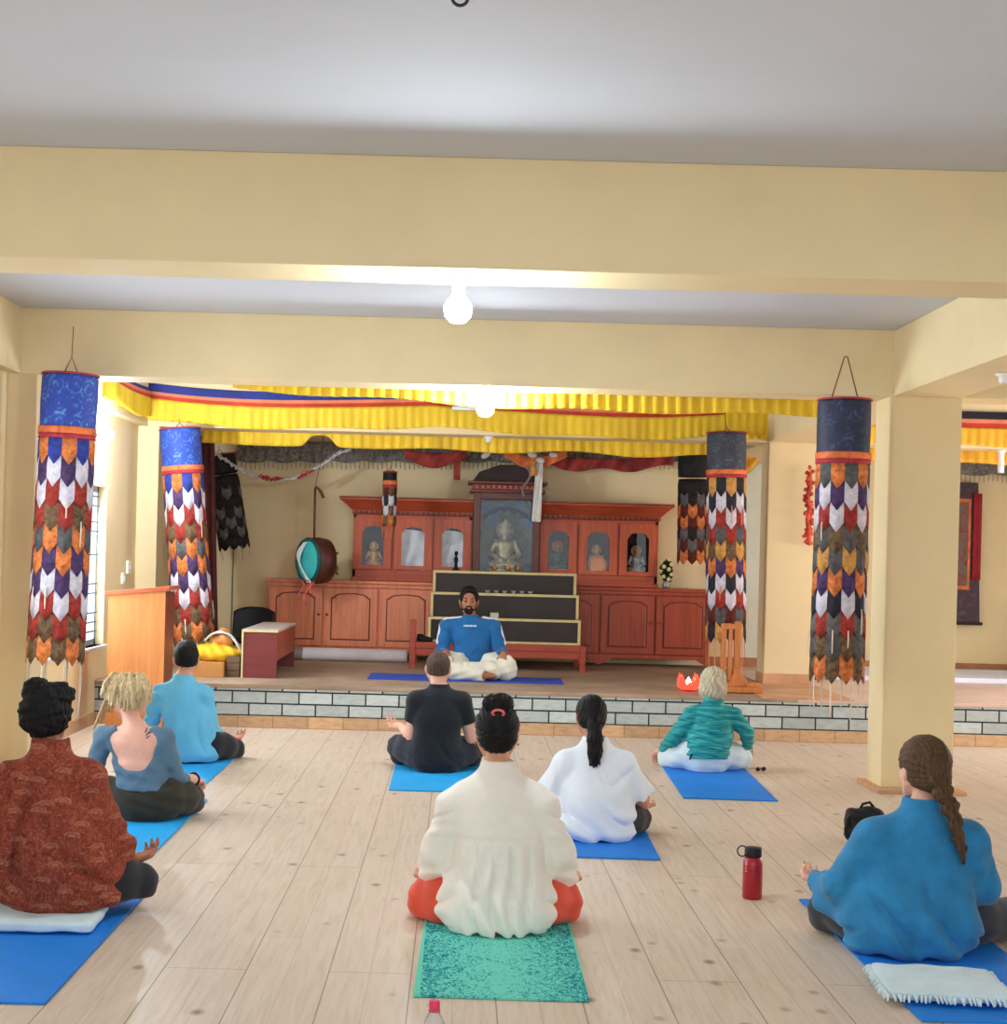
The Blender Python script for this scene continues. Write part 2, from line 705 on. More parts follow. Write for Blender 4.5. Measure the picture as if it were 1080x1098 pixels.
GLASS = thin_glass('window_glass')
nwin = 0
for side, wins in ((-1, LW), (1, RW)):
    for (a, b, z0, z1) in wins:
        nwin += 1
        xm = (XL - 0.1) if side < 0 else XR + 0.1
        w = thing('window_%d' % nwin, None, None, (xm, (a + b) / 2, z0))
        w['kind'] = 'structure'
        L, H = (b - a) / 2, z1 - z0
        fr = MB()
        for (p, q, r, s) in ((-L, -L + .05, 0, H), (L - .05, L, 0, H), (-L, L, 0, .05), (-L, L, H - .05, H), (-.025, .025, 0, H)):
            fr.box(-.03, .03, p, q, r, s)
        fr.build('window_frame', FRAME, w)
        gr = MB()
        n = 4
        for i in range(1, n):
            y = -L + i * L * 2 / n
            gr.box(-.04 * side - .006, -.04 * side + .006, y - .004, y + .004, .03, H - .03)
        zz = [.12, .2, .28, .45, .53, .78, .98, 1.06, 1.2, 1.28]
        for z in zz:
            if z < H - .05:
                gr.box(-.04 * side - .006, -.04 * side + .006, -L + .03, L - .03, z - .007, z + .007)
        gr.build('window_grille', GRILLE, w)
        pn = MB()
        pn.box(-.004, .004, -L + .04, L - .04, .04, H - .04)
        pn.build('window_pane', GLASS, w)
        sl = MB()
        sl.box(-.11, .11, -L - .04, L + .04, -.03, 0.0, bevel=.006)
        so = sl.build('window_sill', M('sill_stone_%d' % nwin, (222, 222, 216), 0.5, 0.03) if nwin == 1 else bpy.data.materials['sill_stone_1'], w)
        so.location.x = -.02 * side

# beams and columns
for y0 in (1.88, 5.98, 10.08, 14.2):
    struct('ceiling_beam', WALL, (XL, XR, y0, y0 + 0.36, ZB, ZC), bevel=0.006)
struct('ceiling_beam', WALL, (2.906, 3.37, YR, YB, ZB + 0.002, ZC), bevel=0.006)
struct('ceiling_beam', WALL, (XL, -2.99, YR, YB, ZB + 0.002, ZC), bevel=0.006)
struct('column', WALL, (2.89, 3.38, 10.09, 10.44, 0.02, ZB + .01), bevel=0.012)
struct('column', WALL, (XL - .01, -2.88, 10.09, 10.44, 0, ZB + .01), bevel=0.008)
struct('column', WALL, (2.93, 3.38, 14.21, 14.55, ZS, ZB + .01), bevel=0.012)
struct('column', WALL, (XL - .01, -2.88, 14.21, 14.55, ZS, ZB + .01), bevel=0.008)

TERRA = M('terracotta_tile', (205, 158, 122), 0.45, 0.1, 3, 0.05)


def tile_mat(name, c, grout, w, h, along='X', mort=0.006, var=0.1, rough=0.5):
    t = NT(name)
    s = t.sep(t.coords())
    cb = t.n('ShaderNodeCombineXYZ')
    t.l(t.math('ADD', s[0 if along == 'X' else 1], 20.0), cb.inputs[0])
    t.l(t.math('ADD', s[2], 20 * h), cb.inputs[1])
    b = t.n('ShaderNodeTexBrick')
    for k, v_ in (('Color1', (0.1, 0.1, 0.1, 1)), ('Color2', (0.9, 0.9, 0.9, 1)), ('Mortar', (0, 0, 0, 1)), ('Scale', 1.0), ('Mortar Size', mort), ('Mortar Smooth', 0.25), ('Bias', 0.0), ('Brick Width', w), ('Row Height', h)):
        b.inputs[k].default_value = v_
    t.l(cb.outputs[0], b.inputs['Vector'])
    tone = t.ramp(b.outputs['Color'], [(0, rgb([x * (1 - var) for x in c])), (1, rgb([min(255, x * (1 + var)) for x in c]))])
    n1 = t.noise(t.coords((3, 3, 9)), 4, 5, 0.65)
    tone = t.mix(t.math('MULTIPLY', t.ramp(n1, [(0.42, (0, 0, 0)), (0.7, (1, 1, 1))]), 0.35), tone, rgb([x * 0.62 for x in c]))
    col = t.mix(b.outputs['Fac'], tone, rgb(grout))
    h_ = t.math('SUBTRACT', t.math('MULTIPLY', n1, 0.2), b.outputs['Fac'])
    return t.bsdf(col, rough, 0.3, 0, h_, 0.5, 0.01)


BRICK = tile_mat('painted_brick', (196, 207, 208), (34, 44, 52), 0.285, 0.1035, mort=0.0075)
SKIRT = tile_mat('skirting_tile', (214, 176, 138), (150, 110, 84), 0.3, 0.4, mort=0.003)
STAGE = M('stage_concrete', (164, 142, 122), 0.6, 0.14, 1.6, 0.1, 40)
STAGEP = M('pink_stage_tile', (222, 192, 178), 0.35, 0.05, 2, 0.02, 30)
struct('stage', BRICK, (XL, XR, YS, YB, 0.0, ZS - 0.035))
struct('floor_stage', STAGE, (XL, 2.93, YS - 0.012, YB, ZS - 0.035, ZS), bevel=0.006)
struct('floor_stage_right', STAGEP, (2.93, XR, YS - 0.012, YB, ZS - 0.035, ZS), bevel=0.006)
struct('baseboard_stage', SKIRT, (XL, XR, YS - 0.014, YS, 0, 0.10))
struct('baseboard_left', SKIRT if False else tile_mat('skirting_tile_side', (208, 168, 130), (150, 110, 84), 0.3, 0.4, 'Y', 0.003), (XL, XL + 0.012, YR, YS, 0, 0.10))
struct('baseboard_column', TERRA, (2.84, 3.43, 9.95, 10.5, 0, 0.025), bevel=.004)
struct('baseboard_back', M('terracotta_dark', (176, 122, 90), 0.5, 0.12, 3), (2.75, XR, YB - 0.014, YB, ZS, ZS + 0.10))
struct('floor_stage_tile', TERRA, (2.62, 3.40, YS - .013, 14.2, ZS - .01, ZS + .006), bevel=.002)
struct('baseboard_pillar', TERRA, (2.925, 3.39, 14.195, 14.2, ZS, ZS + 0.1), (2.925, 2.93, 14.2, 14.55, ZS, ZS + 0.1))
# cable on the far wall and a pale door-height panel right of the altar
struct('door_1', M('pale_green_panel', (222, 224, 206), 0.5, 0.02), (2.98, 3.36, YB - .03, YB - .005, ZS + .10, 2.62))
struct('trim_1', M('cable_grey', (140, 128, 96), 0.6, 0.05), (-2.50, -2.485, YB - .02, YB, ZS, 2.6))

# ------------------------------------------------------------------ bulbs, hooks, switches
def glow(name, strength, c=(0.82, 0.93, 1.0, 1)):
    bt = NT(name)
    e = bt.n('ShaderNodeEmission')
    e.inputs['Color'].default_value = c
    e.inputs['Strength'].default_value = strength
    bt.l(e.outputs[0], bt.out.inputs['Surface'])
    return bt.m


def bulb(name, p, label, lit=400.0, r=0.046, side=None):
    """batten holder on the surface at p with the bulb under it"""
    t = thing(name, label, 'light bulb', p)
    h = MB()
    h.lathe([(0.0, 0.0), (0.047, 0.0), (0.047, -.012), (0.03, -.02), (0.026, -.05), (0.022, -.058), (0, -.058)], seg=24)
    h.build('holder', WHITE, t)
    if lit:
        b = MB()
        b.lathe([(0.0, -.058), (0.02, -.058), (0.022, -.07), (r * .8, -.10), (r, -.132), (r * .9, -.164), (r * .55, -.186), (0, -.193)], seg=24)
        b.build('bulb', glow('bulb_glow', lit), t)
    if side:
        t.rotation_euler = side
    return t


p = at(492, 302, 6.16)
bulb('light_bulb', (p.x, 6.16, ZB), 'glowing bulb in a white holder under the nearest ceiling beam', 480, .058)  # bulb widened so its shape takes in the bloom around it
p = at(521, 420, 10.28)
bulb('light_bulb', (p.x, 10.28, ZB), 'glowing bulb under the second beam in front of the yellow frill', 560, .06)  # radius also takes in the bulb's bloom
p = at(524, 468, 14.36)
bulb('lamp_holder', (p.x, 14.36, ZB), 'small white lamp holder without a bulb under the rear beam', lit=0)
bulb('light_bulb', (XL, 12.42, 2.50), 'glowing bulb on the left wall behind the tall banner', 960, r=.055, side=(0, -PI / 2 * 0.72, 0))
p = at(1077, 383, 8.75)
bulb('lamp_holder', (p.x, 8.75, ZB), 'white lamp holder under the right hand ceiling beam at the picture edge', lit=0)
t = thing('lamp_holder', 'white lamp holder hanging before the yellow frill right of the column', 'lamp holder', at(1074, 482, 14.36))
hb = MB()
hb.lathe([(0, .17), (.045, .17), (.045, .15), (.028, .14), (.026, .06), (.03, .05), (.03, -.05), (0, -.05)], seg=20)
hb.build('holder', WHITE, t)
t.location.z = ZB - .17
hk = MB()
hp = [Vector((0, 0, 0)), Vector((0, 0, -.03))]
hp += [Vector((0.022 * math.sin(a), 0, -.052 + 0.022 * math.cos(a))) for a in [i * PI / 8 for i in range(1, 15)]]
hk.tube(hp, 0.005, 8)
o = hk.build('ceiling_hook', DARKMETAL)
p = at(494, -2, 4.3)
o.location = (p.x, 4.13, ZC)
tag(o, 'small grey metal hook in the ceiling at the top edge', 'hook')
# tube lamp by the second bulb
p = at(503, 438, 14.1)
t = thing('tube_lamp', 'short white tube lamp fixed against the red striped frill', 'lamp', (p.x, 14.1, p.z))
a = MB().lathe([(0, -.16), (.02, -.16), (.02, .16), (0, .16)], mat=Matrix.Rotation(PI / 2, 4, 'Y'), seg=16)
a.build('tube', WHITE, t)
MB().box(-.16, .16, .018, .05, -.018, .018, bevel=.004).build('batten', DARKMETAL, t)
for (x, y, w, h) in ((137, 608, .07, .12), (131, 620, .05, .10)):
    Y = 3.08 * FPX / (-(x - PX) * math.cos(ROLL) - (y - PY) * math.sin(ROLL))
    p = at(x, y, Y)
    t = thing('wall_switch', 'upper white wall switch right of the window' if h > .11 else 'lower white wall switch right of the window', 'switch', (XL, p.y, p.z))
    MB().box(0, .02, -w, w, -h / 2, h / 2, bevel=.004).build('plate', WHITE, t)
    MB().box(.02, .026, -.012, .012, -.02, .02, bevel=.002).build('rocker', WHITE, t)

# ------------------------------------------------------------------ cloth frills under the beams
YEL = M('yellow_satin', (244, 198, 50), 0.55, 0.1, 5, 0.1, 90, (1, 1, 0.2), spec=0.35)
YELO = M('orange_yellow_satin', (240, 178, 48), 0.55, 0.1, 5, 0.1, 90, (1, 1, 0.2), spec=0.35)
BLUE = M('deep_blue_satin', (38, 52, 128), 0.6, 0.12, 4, 0.1)
NAVY = M('dark_navy_satin', (34, 32, 44), 0.6, 0.12, 4, 0.1)
RED = M('red_satin', (196, 62, 42), 0.6, 0.1, 5, 0.1)
SALM = M('salmon_satin', (226, 132, 98), 0.6, 0.08, 5, 0.1)


def frill(parent, name, mat, A, B, top, bot, amp, wl, n=None, off=0.0, thick=.003):
    """pleated strip from A to B; top and bottom heights are functions of u"""
    A, B = Vector(A), Vector(B)
    L = (B - A).length
    n = n or max(12, int(L / 0.02))
    d = (B - A).normalized()
    nrm = Vector((-d.y, d.x, 0))
    if nrm.y > 0 or (abs(nrm.y) < .1 and nrm.x < 0):
        nrm = -nrm
    rnd = random.Random(len(name) + int(L * 100))
    ph = [rnd.uniform(0, 6.28) for _ in range(4)]

    def fn(u, v):
        s = u * L
        w = math.sin(2 * PI * s / wl + 1.3 * math.sin(s * 2.1 + ph[0])) + 0.35 * math.sin(2 * PI * s / wl * 2.3 + ph[1])
        z = top(u) + (bot(u) - top(u)) * v + (0.012 * math.sin(s * 5 + ph[2]) * v if amp > .004 else 0)
        return A + d * s + nrm * (off + amp * (0.35 + 0.65 * v) * w) + Vector((0, 0, z))
    return MB().grid(n, 8, fn, thick).build(name, mat, parent)


def cloth_frill(label, A, B, sag, zt, heights, mats, off=.02, group=None):
    """band, two stripes and pleated skirt as parts of one hanging"""
    t = thing('beam_frill', label, 'cloth frill', A, 0, group)
    A2, B2 = Vector((0, 0, 0)), Vector(B) - Vector(A)
    z = 0.0
    for (nm, h, amp), m in zip(heights, mats):
        z0, z1 = z, z - h
        frill(t, nm, m, A2, B2, lambda u, z0=z0: zt + z0 - sag(u), lambda u, z1=z1: zt + z1 - sag(u), amp, 0.085, off=off + (0.0 if amp < .004 else .006))
        z = z1
    return t


sagf = lambda u: 0.075 * (1 - abs(2 * ((u * 2) % 1) - 1) ** 2) * (0.75 + .25 * math.cos(6 * u)) + 0.02 * u
x0, x1 = -3.06, 2.50
cloth_frill('sagging blue, red and yellow cloth frill along the rear beam', (x0, 14.2, 0), (x1, 14.2, 0), sagf, 3.085,
            [('blue_band', .075, .002), ('orange_stripe', .032, .002), ('red_stripe', .036, .003), ('yellow_skirt', .205, .012)], [BLUE, SALM, RED, YEL])
cloth_frill('yellow frill over the top of the right rear column', (2.50, 14.2, 0), (3.42, 14.2, 0), lambda u: 0.02 * u, 3.03,
            [('yellow_skirt', .33, .012)], [YEL])
cloth_frill('yellow and red frill along the left wall above the window', (-2.985, 12.3, 0), (-2.985, 14.15, 0), lambda u: 0.03 * math.sin(u * 3), 3.03,
            [('blue_band', .03, .002), ('orange_stripe', .03, .002), ('red_stripe', .03, .003), ('yellow_skirt', .19, .012)], [BLUE, SALM, RED, YEL])
cloth_frill('straight black, red and orange cloth frill right of the front column', (3.45, 14.2, 0), (XR - .02, 14.2, 0), lambda u: 0, 3.01,
            [('black_band', .07, .002), ('orange_stripe', .04, .002), ('red_stripe', .045, .003), ('yellow_skirt', .17, .012)], [NAVY, SALM, RED, YELO])
t = thing('beam_frill', 'narrow plain yellow frill behind the second beam', 'cloth frill', (-1.62, 10.47, 0))
frill(t, 'yellow_skirt', YEL, (0, 0, 0), (4.15, 0, 0), lambda u: 2.80, lambda u: 2.645 - 0.085 * min(1, u * 2.0), .012, .085, off=-.03)
t = thing('beam_frill', 'yellow frill with a gathered gap hanging behind the rear beam', 'cloth frill', (-2.55, 14.6, 0))
notch = lambda u: 2.545 + 0.11 * math.exp(-((u - 0.232) / 0.028) ** 4) + .01 * math.sin(u * 20)
frill(t, 'yellow_skirt', YEL, (0, 0, 0), (5.0, 0, 0), lambda u: 2.86, notch, .012, .095, n=360, off=-.05)
t = thing('beam_frill', 'yellow frill behind the rear beam right of the front column', 'cloth frill', (3.45, 14.6, 0))
frill(t, 'yellow_skirt', YELO, (0, 0, 0), (3.4, 0, 0), lambda u: 2.86, lambda u: 2.545, .012, .095, off=-.05)

# ------------------------------------------------------------------ tall cylinder banners


def brocade(name, base, swirl, sc=1.0):
    t = NT(name)
    v = t.coords()
    cyl = t.sep(v)
    ang = t.math('ARCTAN2', cyl[1], cyl[0])
    cb = t.n('ShaderNodeCombineXYZ')
    t.l(t.math('MULTIPLY', ang, 1.9), cb.inputs[0])
    t.l(t.math('MULTIPLY', cyl[2], 10.0), cb.inputs[1])
    vo = t.n('ShaderNodeTexVoronoi')
    vo.inputs['Scale'].default_value = 0.85 * sc
    vo.inputs['Randomness'].default_value = 0.35
    t.l(cb.outputs[0], vo.inputs['Vector'])
    ring = t.math('SINE', t.math('MULTIPLY', vo.outputs['Distance'], 26.0))
    nz = t.noise(v, 14, 5, 0.7)
    f = t.math('ADD', t.math('MULTIPLY', ring, 0.07), nz)
    col = t.ramp(f, [(0.3, rgb(base)), (0.55, rgb([x * 1.15 for x in base])), (0.72, rgb(swirl))])
    return t.bsdf(col, 0.6, 0.3, 0, f, 0.3, 0.004)


def patchcloth(name, c, var=0.14):
    t = NT(name)
    v = t.coords()
    n1 = t.noise(v, 26, 5, 0.7, 0.6)
    n2 = t.noise(v, 70, 3, 0.6)
    col = t.ramp(n1, [(0.32, rgb([x * (1 - var * 1.8) for x in c])), (0.55, rgb(c)), (0.75, rgb([min(255, x * (1 + var)) for x in c]))])
    return t.bsdf(col, 0.75, 0.2, 0, n2, 0.2, 0.003)


FL = {'o': patchcloth('orange_flap', (214, 122, 66), .2), 'p': patchcloth('purple_flap', (78, 56, 98), .2), 'b': patchcloth('blue_flap', (52, 66, 150)),
      'w': patchcloth('white_flap', (210, 204, 216), .08), 'r': patchcloth('red_flap', (158, 54, 46), .2), 'g': patchcloth('brown_green_flap', (112, 88, 64), .25),
      'k': patchcloth('dark_flap', (46, 44, 56)), 'e': patchcloth('grey_flap', (92, 90, 92)), 't': patchcloth('tan_flap', (206, 150, 78)),
      'd': patchcloth('soot_flap', (40, 36, 36)), 'm': patchcloth('maroon_flap', (96, 40, 36)), 's': patchcloth('sooty_grey_flap', (104, 98, 98))}
FKEYS = list(FL)
BRO_B = brocade('blue_brocade', (44, 66, 150), (92, 150, 206))
BRO_D = brocade('dark_blue_brocade', (40, 44, 66), (66, 78, 120))
BRO_K = brocade('grey_blue_brocade', (54, 58, 70), (92, 98, 112))
BRO_S = M('soot_brocade', (34, 32, 34), .7, .2, 12)
BAND = M('orange_band', (214, 112, 66), 0.65, 0.15, 14)
RIM = M('crimson_rim', (168, 52, 66), 0.65, 0.1, 14)
CORD = M('red_brown_cord', (140, 74, 60), 0.8, 0.1, 30)
RIB = M('pale_ribbon', (226, 208, 190), 0.7, 0.06, 20)
RIBO = M('orange_ribbon', (214, 134, 92), 0.7, 0.08, 20)


def banner(label, top, bottom_c, R, n_rows, seqA, seqB, top_mat, hang=0.3, fork=False, drum_h=0.36, band=True, N=12, ribbons=9, tails=0.25, rib_mat=None, name='cylinder_banner', ph=0.0, flat=1.0):
    """hanging cylinder of cloth: drum, band, rows of pointed flaps; leans from top to bottom_c"""
    top, bot = Vector(top), Vector(bottom_c)
    L = (top - bot).length
    t = thing(name, label, 'banner', top)
    ax = (top - bot).normalized()
    q = Vector((0, 0, 1)).rotation_difference(ax)
    t.rotation_mode = 'QUATERNION'
    t.rotation_quaternion = q
    t.rotation_mode = 'XYZ'
    rz = lambda a, r, z: Vector((r * math.sin(a), -r * math.cos(a) * flat, z))
    # drum with a closed, slightly domed top
    seg = 48
    d = MB()
    prof = [(0.0, .012), (R * .7, .01), (R * .97, 0), (R * 1.0, -.03), (R * 1.01, -drum_h * .5), (R * .99, -drum_h)]
    d.smooth = True
    for (r0, z0), (r1, z1) in zip(prof, prof[1:]):
        d.grid(seg, 1, lambda u, v, r0=r0, z0=z0, r1=r1, z1=z1: rz(2 * PI * u, (r0 + (r1 - r0) * v) * (1 + .012 * math.sin(6 * PI * u + ph)), z0 + (z1 - z0) * v))
    bmesh.ops.remove_doubles(d.b, verts=d.b.verts, dist=1e-4)
    d.build('drum', top_mat, t)
    rm = MB()
    rm.tube([rz(2 * PI * i / 40, R * 1.005, -.002) for i in range(40)], .007, 6, True)
    rm.build('rim', RIM, t)
    z = -drum_h
    if band:
        b = MB()
        b.grid(seg, 3, lambda u, v: rz(2 * PI * u, R * 1.03, z + .01 - .045 * v), .003)
        b.build('band', BAND, t)
        b = MB()
        b.grid(seg, 2, lambda u, v: rz(2 * PI * u, R * 1.015, z - .034 - .032 * v), .003)
        b.build('lower_band', RIM, t)
    z0 = z - .04
    pitch = (L + z0 - 0.0) / (n_rows + 0.45)
    for r in range(n_rows):
        zt = z0 - pitch * (r - 0.15)
        zb = z0 - pitch * (r + 0.95)
        rt = R * (0.955 - .01 * r / n_rows)
        rb = R * (1.015 + .03 * r / n_rows)
        mb = MB()
        K = 4
        cols = []
        for c in range(N):
            ka = seqA[r % len(seqA)] if c % 2 == 0 else seqB[r % len(seqB)]
            mi = FKEYS.index(ka)
            for kk in range(K):
                a0 = 2 * PI * (c + kk / K - 0.5) / N + ph
                a1 = 2 * PI * (c + (kk + 1) / K - 0.5) / N + ph
                tip0 = (1 - abs(2 * kk / K - 1)) * pitch * .45
                tip1 = (1 - abs(2 * (kk + 1) / K - 1)) * pitch * .45
                bulge = .006
                V = [mb.b.verts.new(rz(a0, rt, zt)), mb.b.verts.new(rz(a1, rt, zt)),
                     mb.b.verts.new(rz(a1, (rt + rb) / 2 + bulge, (zt + zb) / 2)), mb.b.verts.new(rz(a0, (rt + rb) / 2 + bulge, (zt + zb) / 2)),
                     mb.b.verts.new(rz(a1, rb, zb - tip1)), mb.b.verts.new(rz(a0, rb, zb - tip0))]
                for f in ((V[3], V[2], V[1], V[0]), (V[5], V[4], V[2], V[3])):
                    ff = mb.b.faces.new(f)
                    ff.material_index = mi
                    ff.smooth = True
        bmesh.ops.remove_doubles(mb.b, verts=mb.b.verts, dist=1e-4)
        rg = bmesh.ops.solidify(mb.b, geom=list(mb.b.faces), thickness=.003)
        mb.build('flap_row', [FL[k] for k in FKEYS], t)
    rnd = random.Random(int(L * 1000) + n_rows)
    for i in range(ribbons):
        c = i % N
        row = rnd.choice([1, 2, 3, n_rows - 4, n_rows - 3, n_rows - 2]) if n_rows > 5 else rnd.randrange(n_rows)
        a = 2 * PI * (((i * 5) % N) if i < N else rnd.randrange(N)) / N + ph
        zt = z0 - pitch * (row + 0.9)
        ln = pitch * rnd.uniform(.8, 1.3)
        rr = R * 1.07 + .004
        MB().grid(1, 4, lambda u, v: rz(a + (u - .5) * .045, rr + .004 * math.sin(v * 3), zt - ln * v), .002).build('ribbon', rib_mat or RIB, t)
    if tails:
        for i in range(8):
            a = 2 * PI * (i + .3) / 8 + ph
            ln = tails * rnd.uniform(.8, 1.15)
            MB().grid(1, 4, lambda u, v: rz(a + (u - .5) * .07, R * .98 + .004 * math.sin(v * 4), -L + .08 - (ln + .08) * v), .002).build('tail_ribbon', rib_mat or RIB, t)
    cd = MB()
    if fork:
        cd.tube([(-.09, 0, .0), (-.01, 0, hang * .98), (0, 0, hang), (.01, 0, hang * .98), (.09, 0, .0)], .0045, 6)
    else:
        k = .12 if hang > .2 else hang * .6
        cd.tube([(-.05, 0, .0), (0, 0, k), (.05, 0, .0)], .0045, 6)
        cd.tube([(0, 0, k - .004), (0, 0, hang)], .003, 6)
    cd.build('hanging_cord', CORD, t)
    return t


SA = ['o', 'p', 'w', 'r', 'e', 'o', 'p', 'w', 'r', 'g']
SB = ['b', 'w', 'r', 'g', 'o', 'p', 'w', 'r', 'g', 'o']
SA3 = ['e', 'w', 'r', 'e', 't', 'p', 'w', 'r', 'g', 'o']
SB3 = ['o', 'p', 'w', 'g', 'e', 'o', 'k', 's', 'e', 'g']
SA4 = ['k', 'w', 'r', 'e', 't', 'p', 'w', 'r', 'e', 't']
SB4 = ['t', 'k', 'w', 'r', 'g', 'o', 'k', 'w', 'm', 'k']
banner('tall patchwork banner with bright blue top nearest the window', at(76, 402, 9.84), at(59, 713, 9.84), .182, 10, SA, SB, BRO_B, hang=.32, tails=0.33, ph=.35, ribbons=8)
banner('tall patchwork banner with dark blue top beside the front column', at(906, 429, 9.84), at(897, 733, 9.84), .172, 10, SA3, SB3, BRO_D, hang=.29, fork=True, tails=0.2, ph=.1, ribbons=9)
banner('purple and blue topped patchwork banner behind the wooden lectern', at(193, 460, 13.95), at(208, 690, 13.95), .188, 10, SA, SB, BRO_B, hang=.1, tails=0.1, ph=.9, ribbons=7)
banner('patchwork banner with grey top above the wooden stand', at(779.5, 464, 13.95), at(778, 690, 13.95), .182, 10, SA4, SB4, BRO_K, hang=.07, tails=0.3, ph=.6, ribbons=8, rib_mat=RIBO)
banner('sooty black banner hanging by the far left wall', at(236, 488, 15.9), at(252, 590, 15.9), .16, 7, ['d', 's', 'd', 'd', 's', 'd', 'd'], ['d', 'd', 'd', 's', 'd', 's', 'd'], BRO_S, hang=.1, drum_h=.2, band=False, N=10, ribbons=0, tails=.1, ph=.2)
banner('dark brown and orange banner hanging right of the altar', at(743, 487, 15.6), at(742, 606, 15.6), .15, 7, ['d', 's', 'm', 'o', 's', 'm', 'o'], ['d', 'd', 'o', 'm', 'd', 's', 'm'], BRO_S, hang=.1, drum_h=.24, band=False, N=10, ribbons=0, tails=0, ph=.5)
banner('small slim banner hanging in front of the altar cabinet', at(418.5, 506, 15.5), at(417, 566, 15.5), .072, 4, ['g', 'w', 'g', 'o'], ['m', 'k', 'w', 'g'], BRO_S, hang=.06, drum_h=.1, band=True, N=8, ribbons=0, tails=.12, rib_mat=RIBO, ph=.3)

# ------------------------------------------------------------------ altar cabinets
CAB = Mwood('red_brown_wood', (196, 92, 58), 0.38, 0.86, 2.0, 'Z')
CABX = Mwood('red_brown_wood_rails', (186, 84, 54), 0.38, 0.86, 2.0, 'X')
CABD = Mwood('dark_red_wood', (112, 52, 42), 0.4, 0.8, 2.0, 'X')
GLOOM = M('dark_cabinet_lining', (52, 34, 30), .8, .15, 5)
BRASS = M('brass', (196, 150, 80), .3, .1, 20, 0, metal=.8)
KNOB = M('wood_knob', (150, 70, 48), .4, .1, 20, 0)


def arch(x0, x1, z0, z1, rise, n=14):
    """panel outline with an ogee-shouldered arched top"""
    pts = [(x0, z0), (x1, z0)]
    w = x1 - x0
    for i in range(n + 1):
        u = i / n
        s = abs(2 * u - 1)
        h = rise * (1 - s ** 2.4) + (0.18 * rise * math.cos(s * PI * 3) if s > .55 else 0)
        pts.append((x1 - w * u, z1 - rise + max(0, h)))
    return pts


CAB_LIT = Mwood('window_lit_cabinet_wood', (234, 142, 104), 0.38, 0.9, 2.0, 'Z')  # cabinet wood made lighter, window light on the left put into its colour
CAB_SHADED = Mwood('shaded_cabinet_wood', (166, 74, 52), 0.38, 0.84, 2.0, 'Z')  # same wood made darker, shade on the right put into its colour


def base_cabinet(label, x0, n, w, dark=False):
    CAB = CAB_SHADED if dark else CAB_LIT
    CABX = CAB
    z0, z1, y0, y1 = ZS, 1.215, 16.05, YB - .04
    t = thing('base_cabinet', label, 'cabinet', (x0, y0, z0))
    W = n * w
    H = z1 - z0
    D = y1 - y0
    c = MB()
    c.box(0, W, .03, D, .10, H - .03)
    c.build('carcass', CAB, t)
    MB().box(.002 if dark else -.03, W + .03 if dark else W, -.03, D, H - .035, H, bevel=.008).build('top_board', CABX, t)
    MB().box(.001 if dark else -.01, W + .01 if dark else W, -.004, .03, H - .075, H - .035, bevel=.006).build('top_moulding', CABX, t)
    # apron with carved feet
    ap = []
    for i in range(n * 24 + 1):
        x = W * i / (n * 24)
        s = abs(((x / w) % 2) - 1)           # 0 at the middle of each pair of doors
        f = 1 - min(1, abs((x % (2 * w)) - 0) / .13, abs((x % (2 * w)) - 2 * w) / .13)
        ap.append((x, .085 - .075 * max(0, f) ** .6))
    MB().prism(ap + [(W, .125), (0, .125)], .0, .03).build('apron', CABX, t)
    for i in range(n):
        a = i * w
        d = MB()
        d.box(a + .012, a + w - .012, -.004, .03, .135, H - .085, bevel=.004)
        dr = d.build('door', CAB, t)
        g = MB()
        g.prism(arch(a + .085, a + w - .085, .20, H - .135, .055), -.0065, -.003)
        g.build('panel_groove', CABD, dr)
        g = MB()
        g.prism(arch(a + .097, a + w - .097, .212, H - .147, .055), -.019, -.003, bevel=.010)
        g.build('raised_panel', CAB, dr)
        k = MB()
        kx = a + (w - .045 if i % 2 == 0 else .045)
        k.lathe([(0, 0), (.008, 0), (.007, .012), (.015, .02), (.012, .028), (0, .03)], seg=14, mat=Matrix.Translation((kx, -.004, H * .56)) @ Matrix.Rotation(PI / 2, 4, 'X'))
        k.build('knob', KNOB, dr)
    return t


base_cabinet('long red brown low cabinet left of the altar steps, window light in its colour', -2.04, 4, .595)
base_cabinet('red brown low cabinet right of the altar steps, shade in its colour', .345, 4, .595, True)


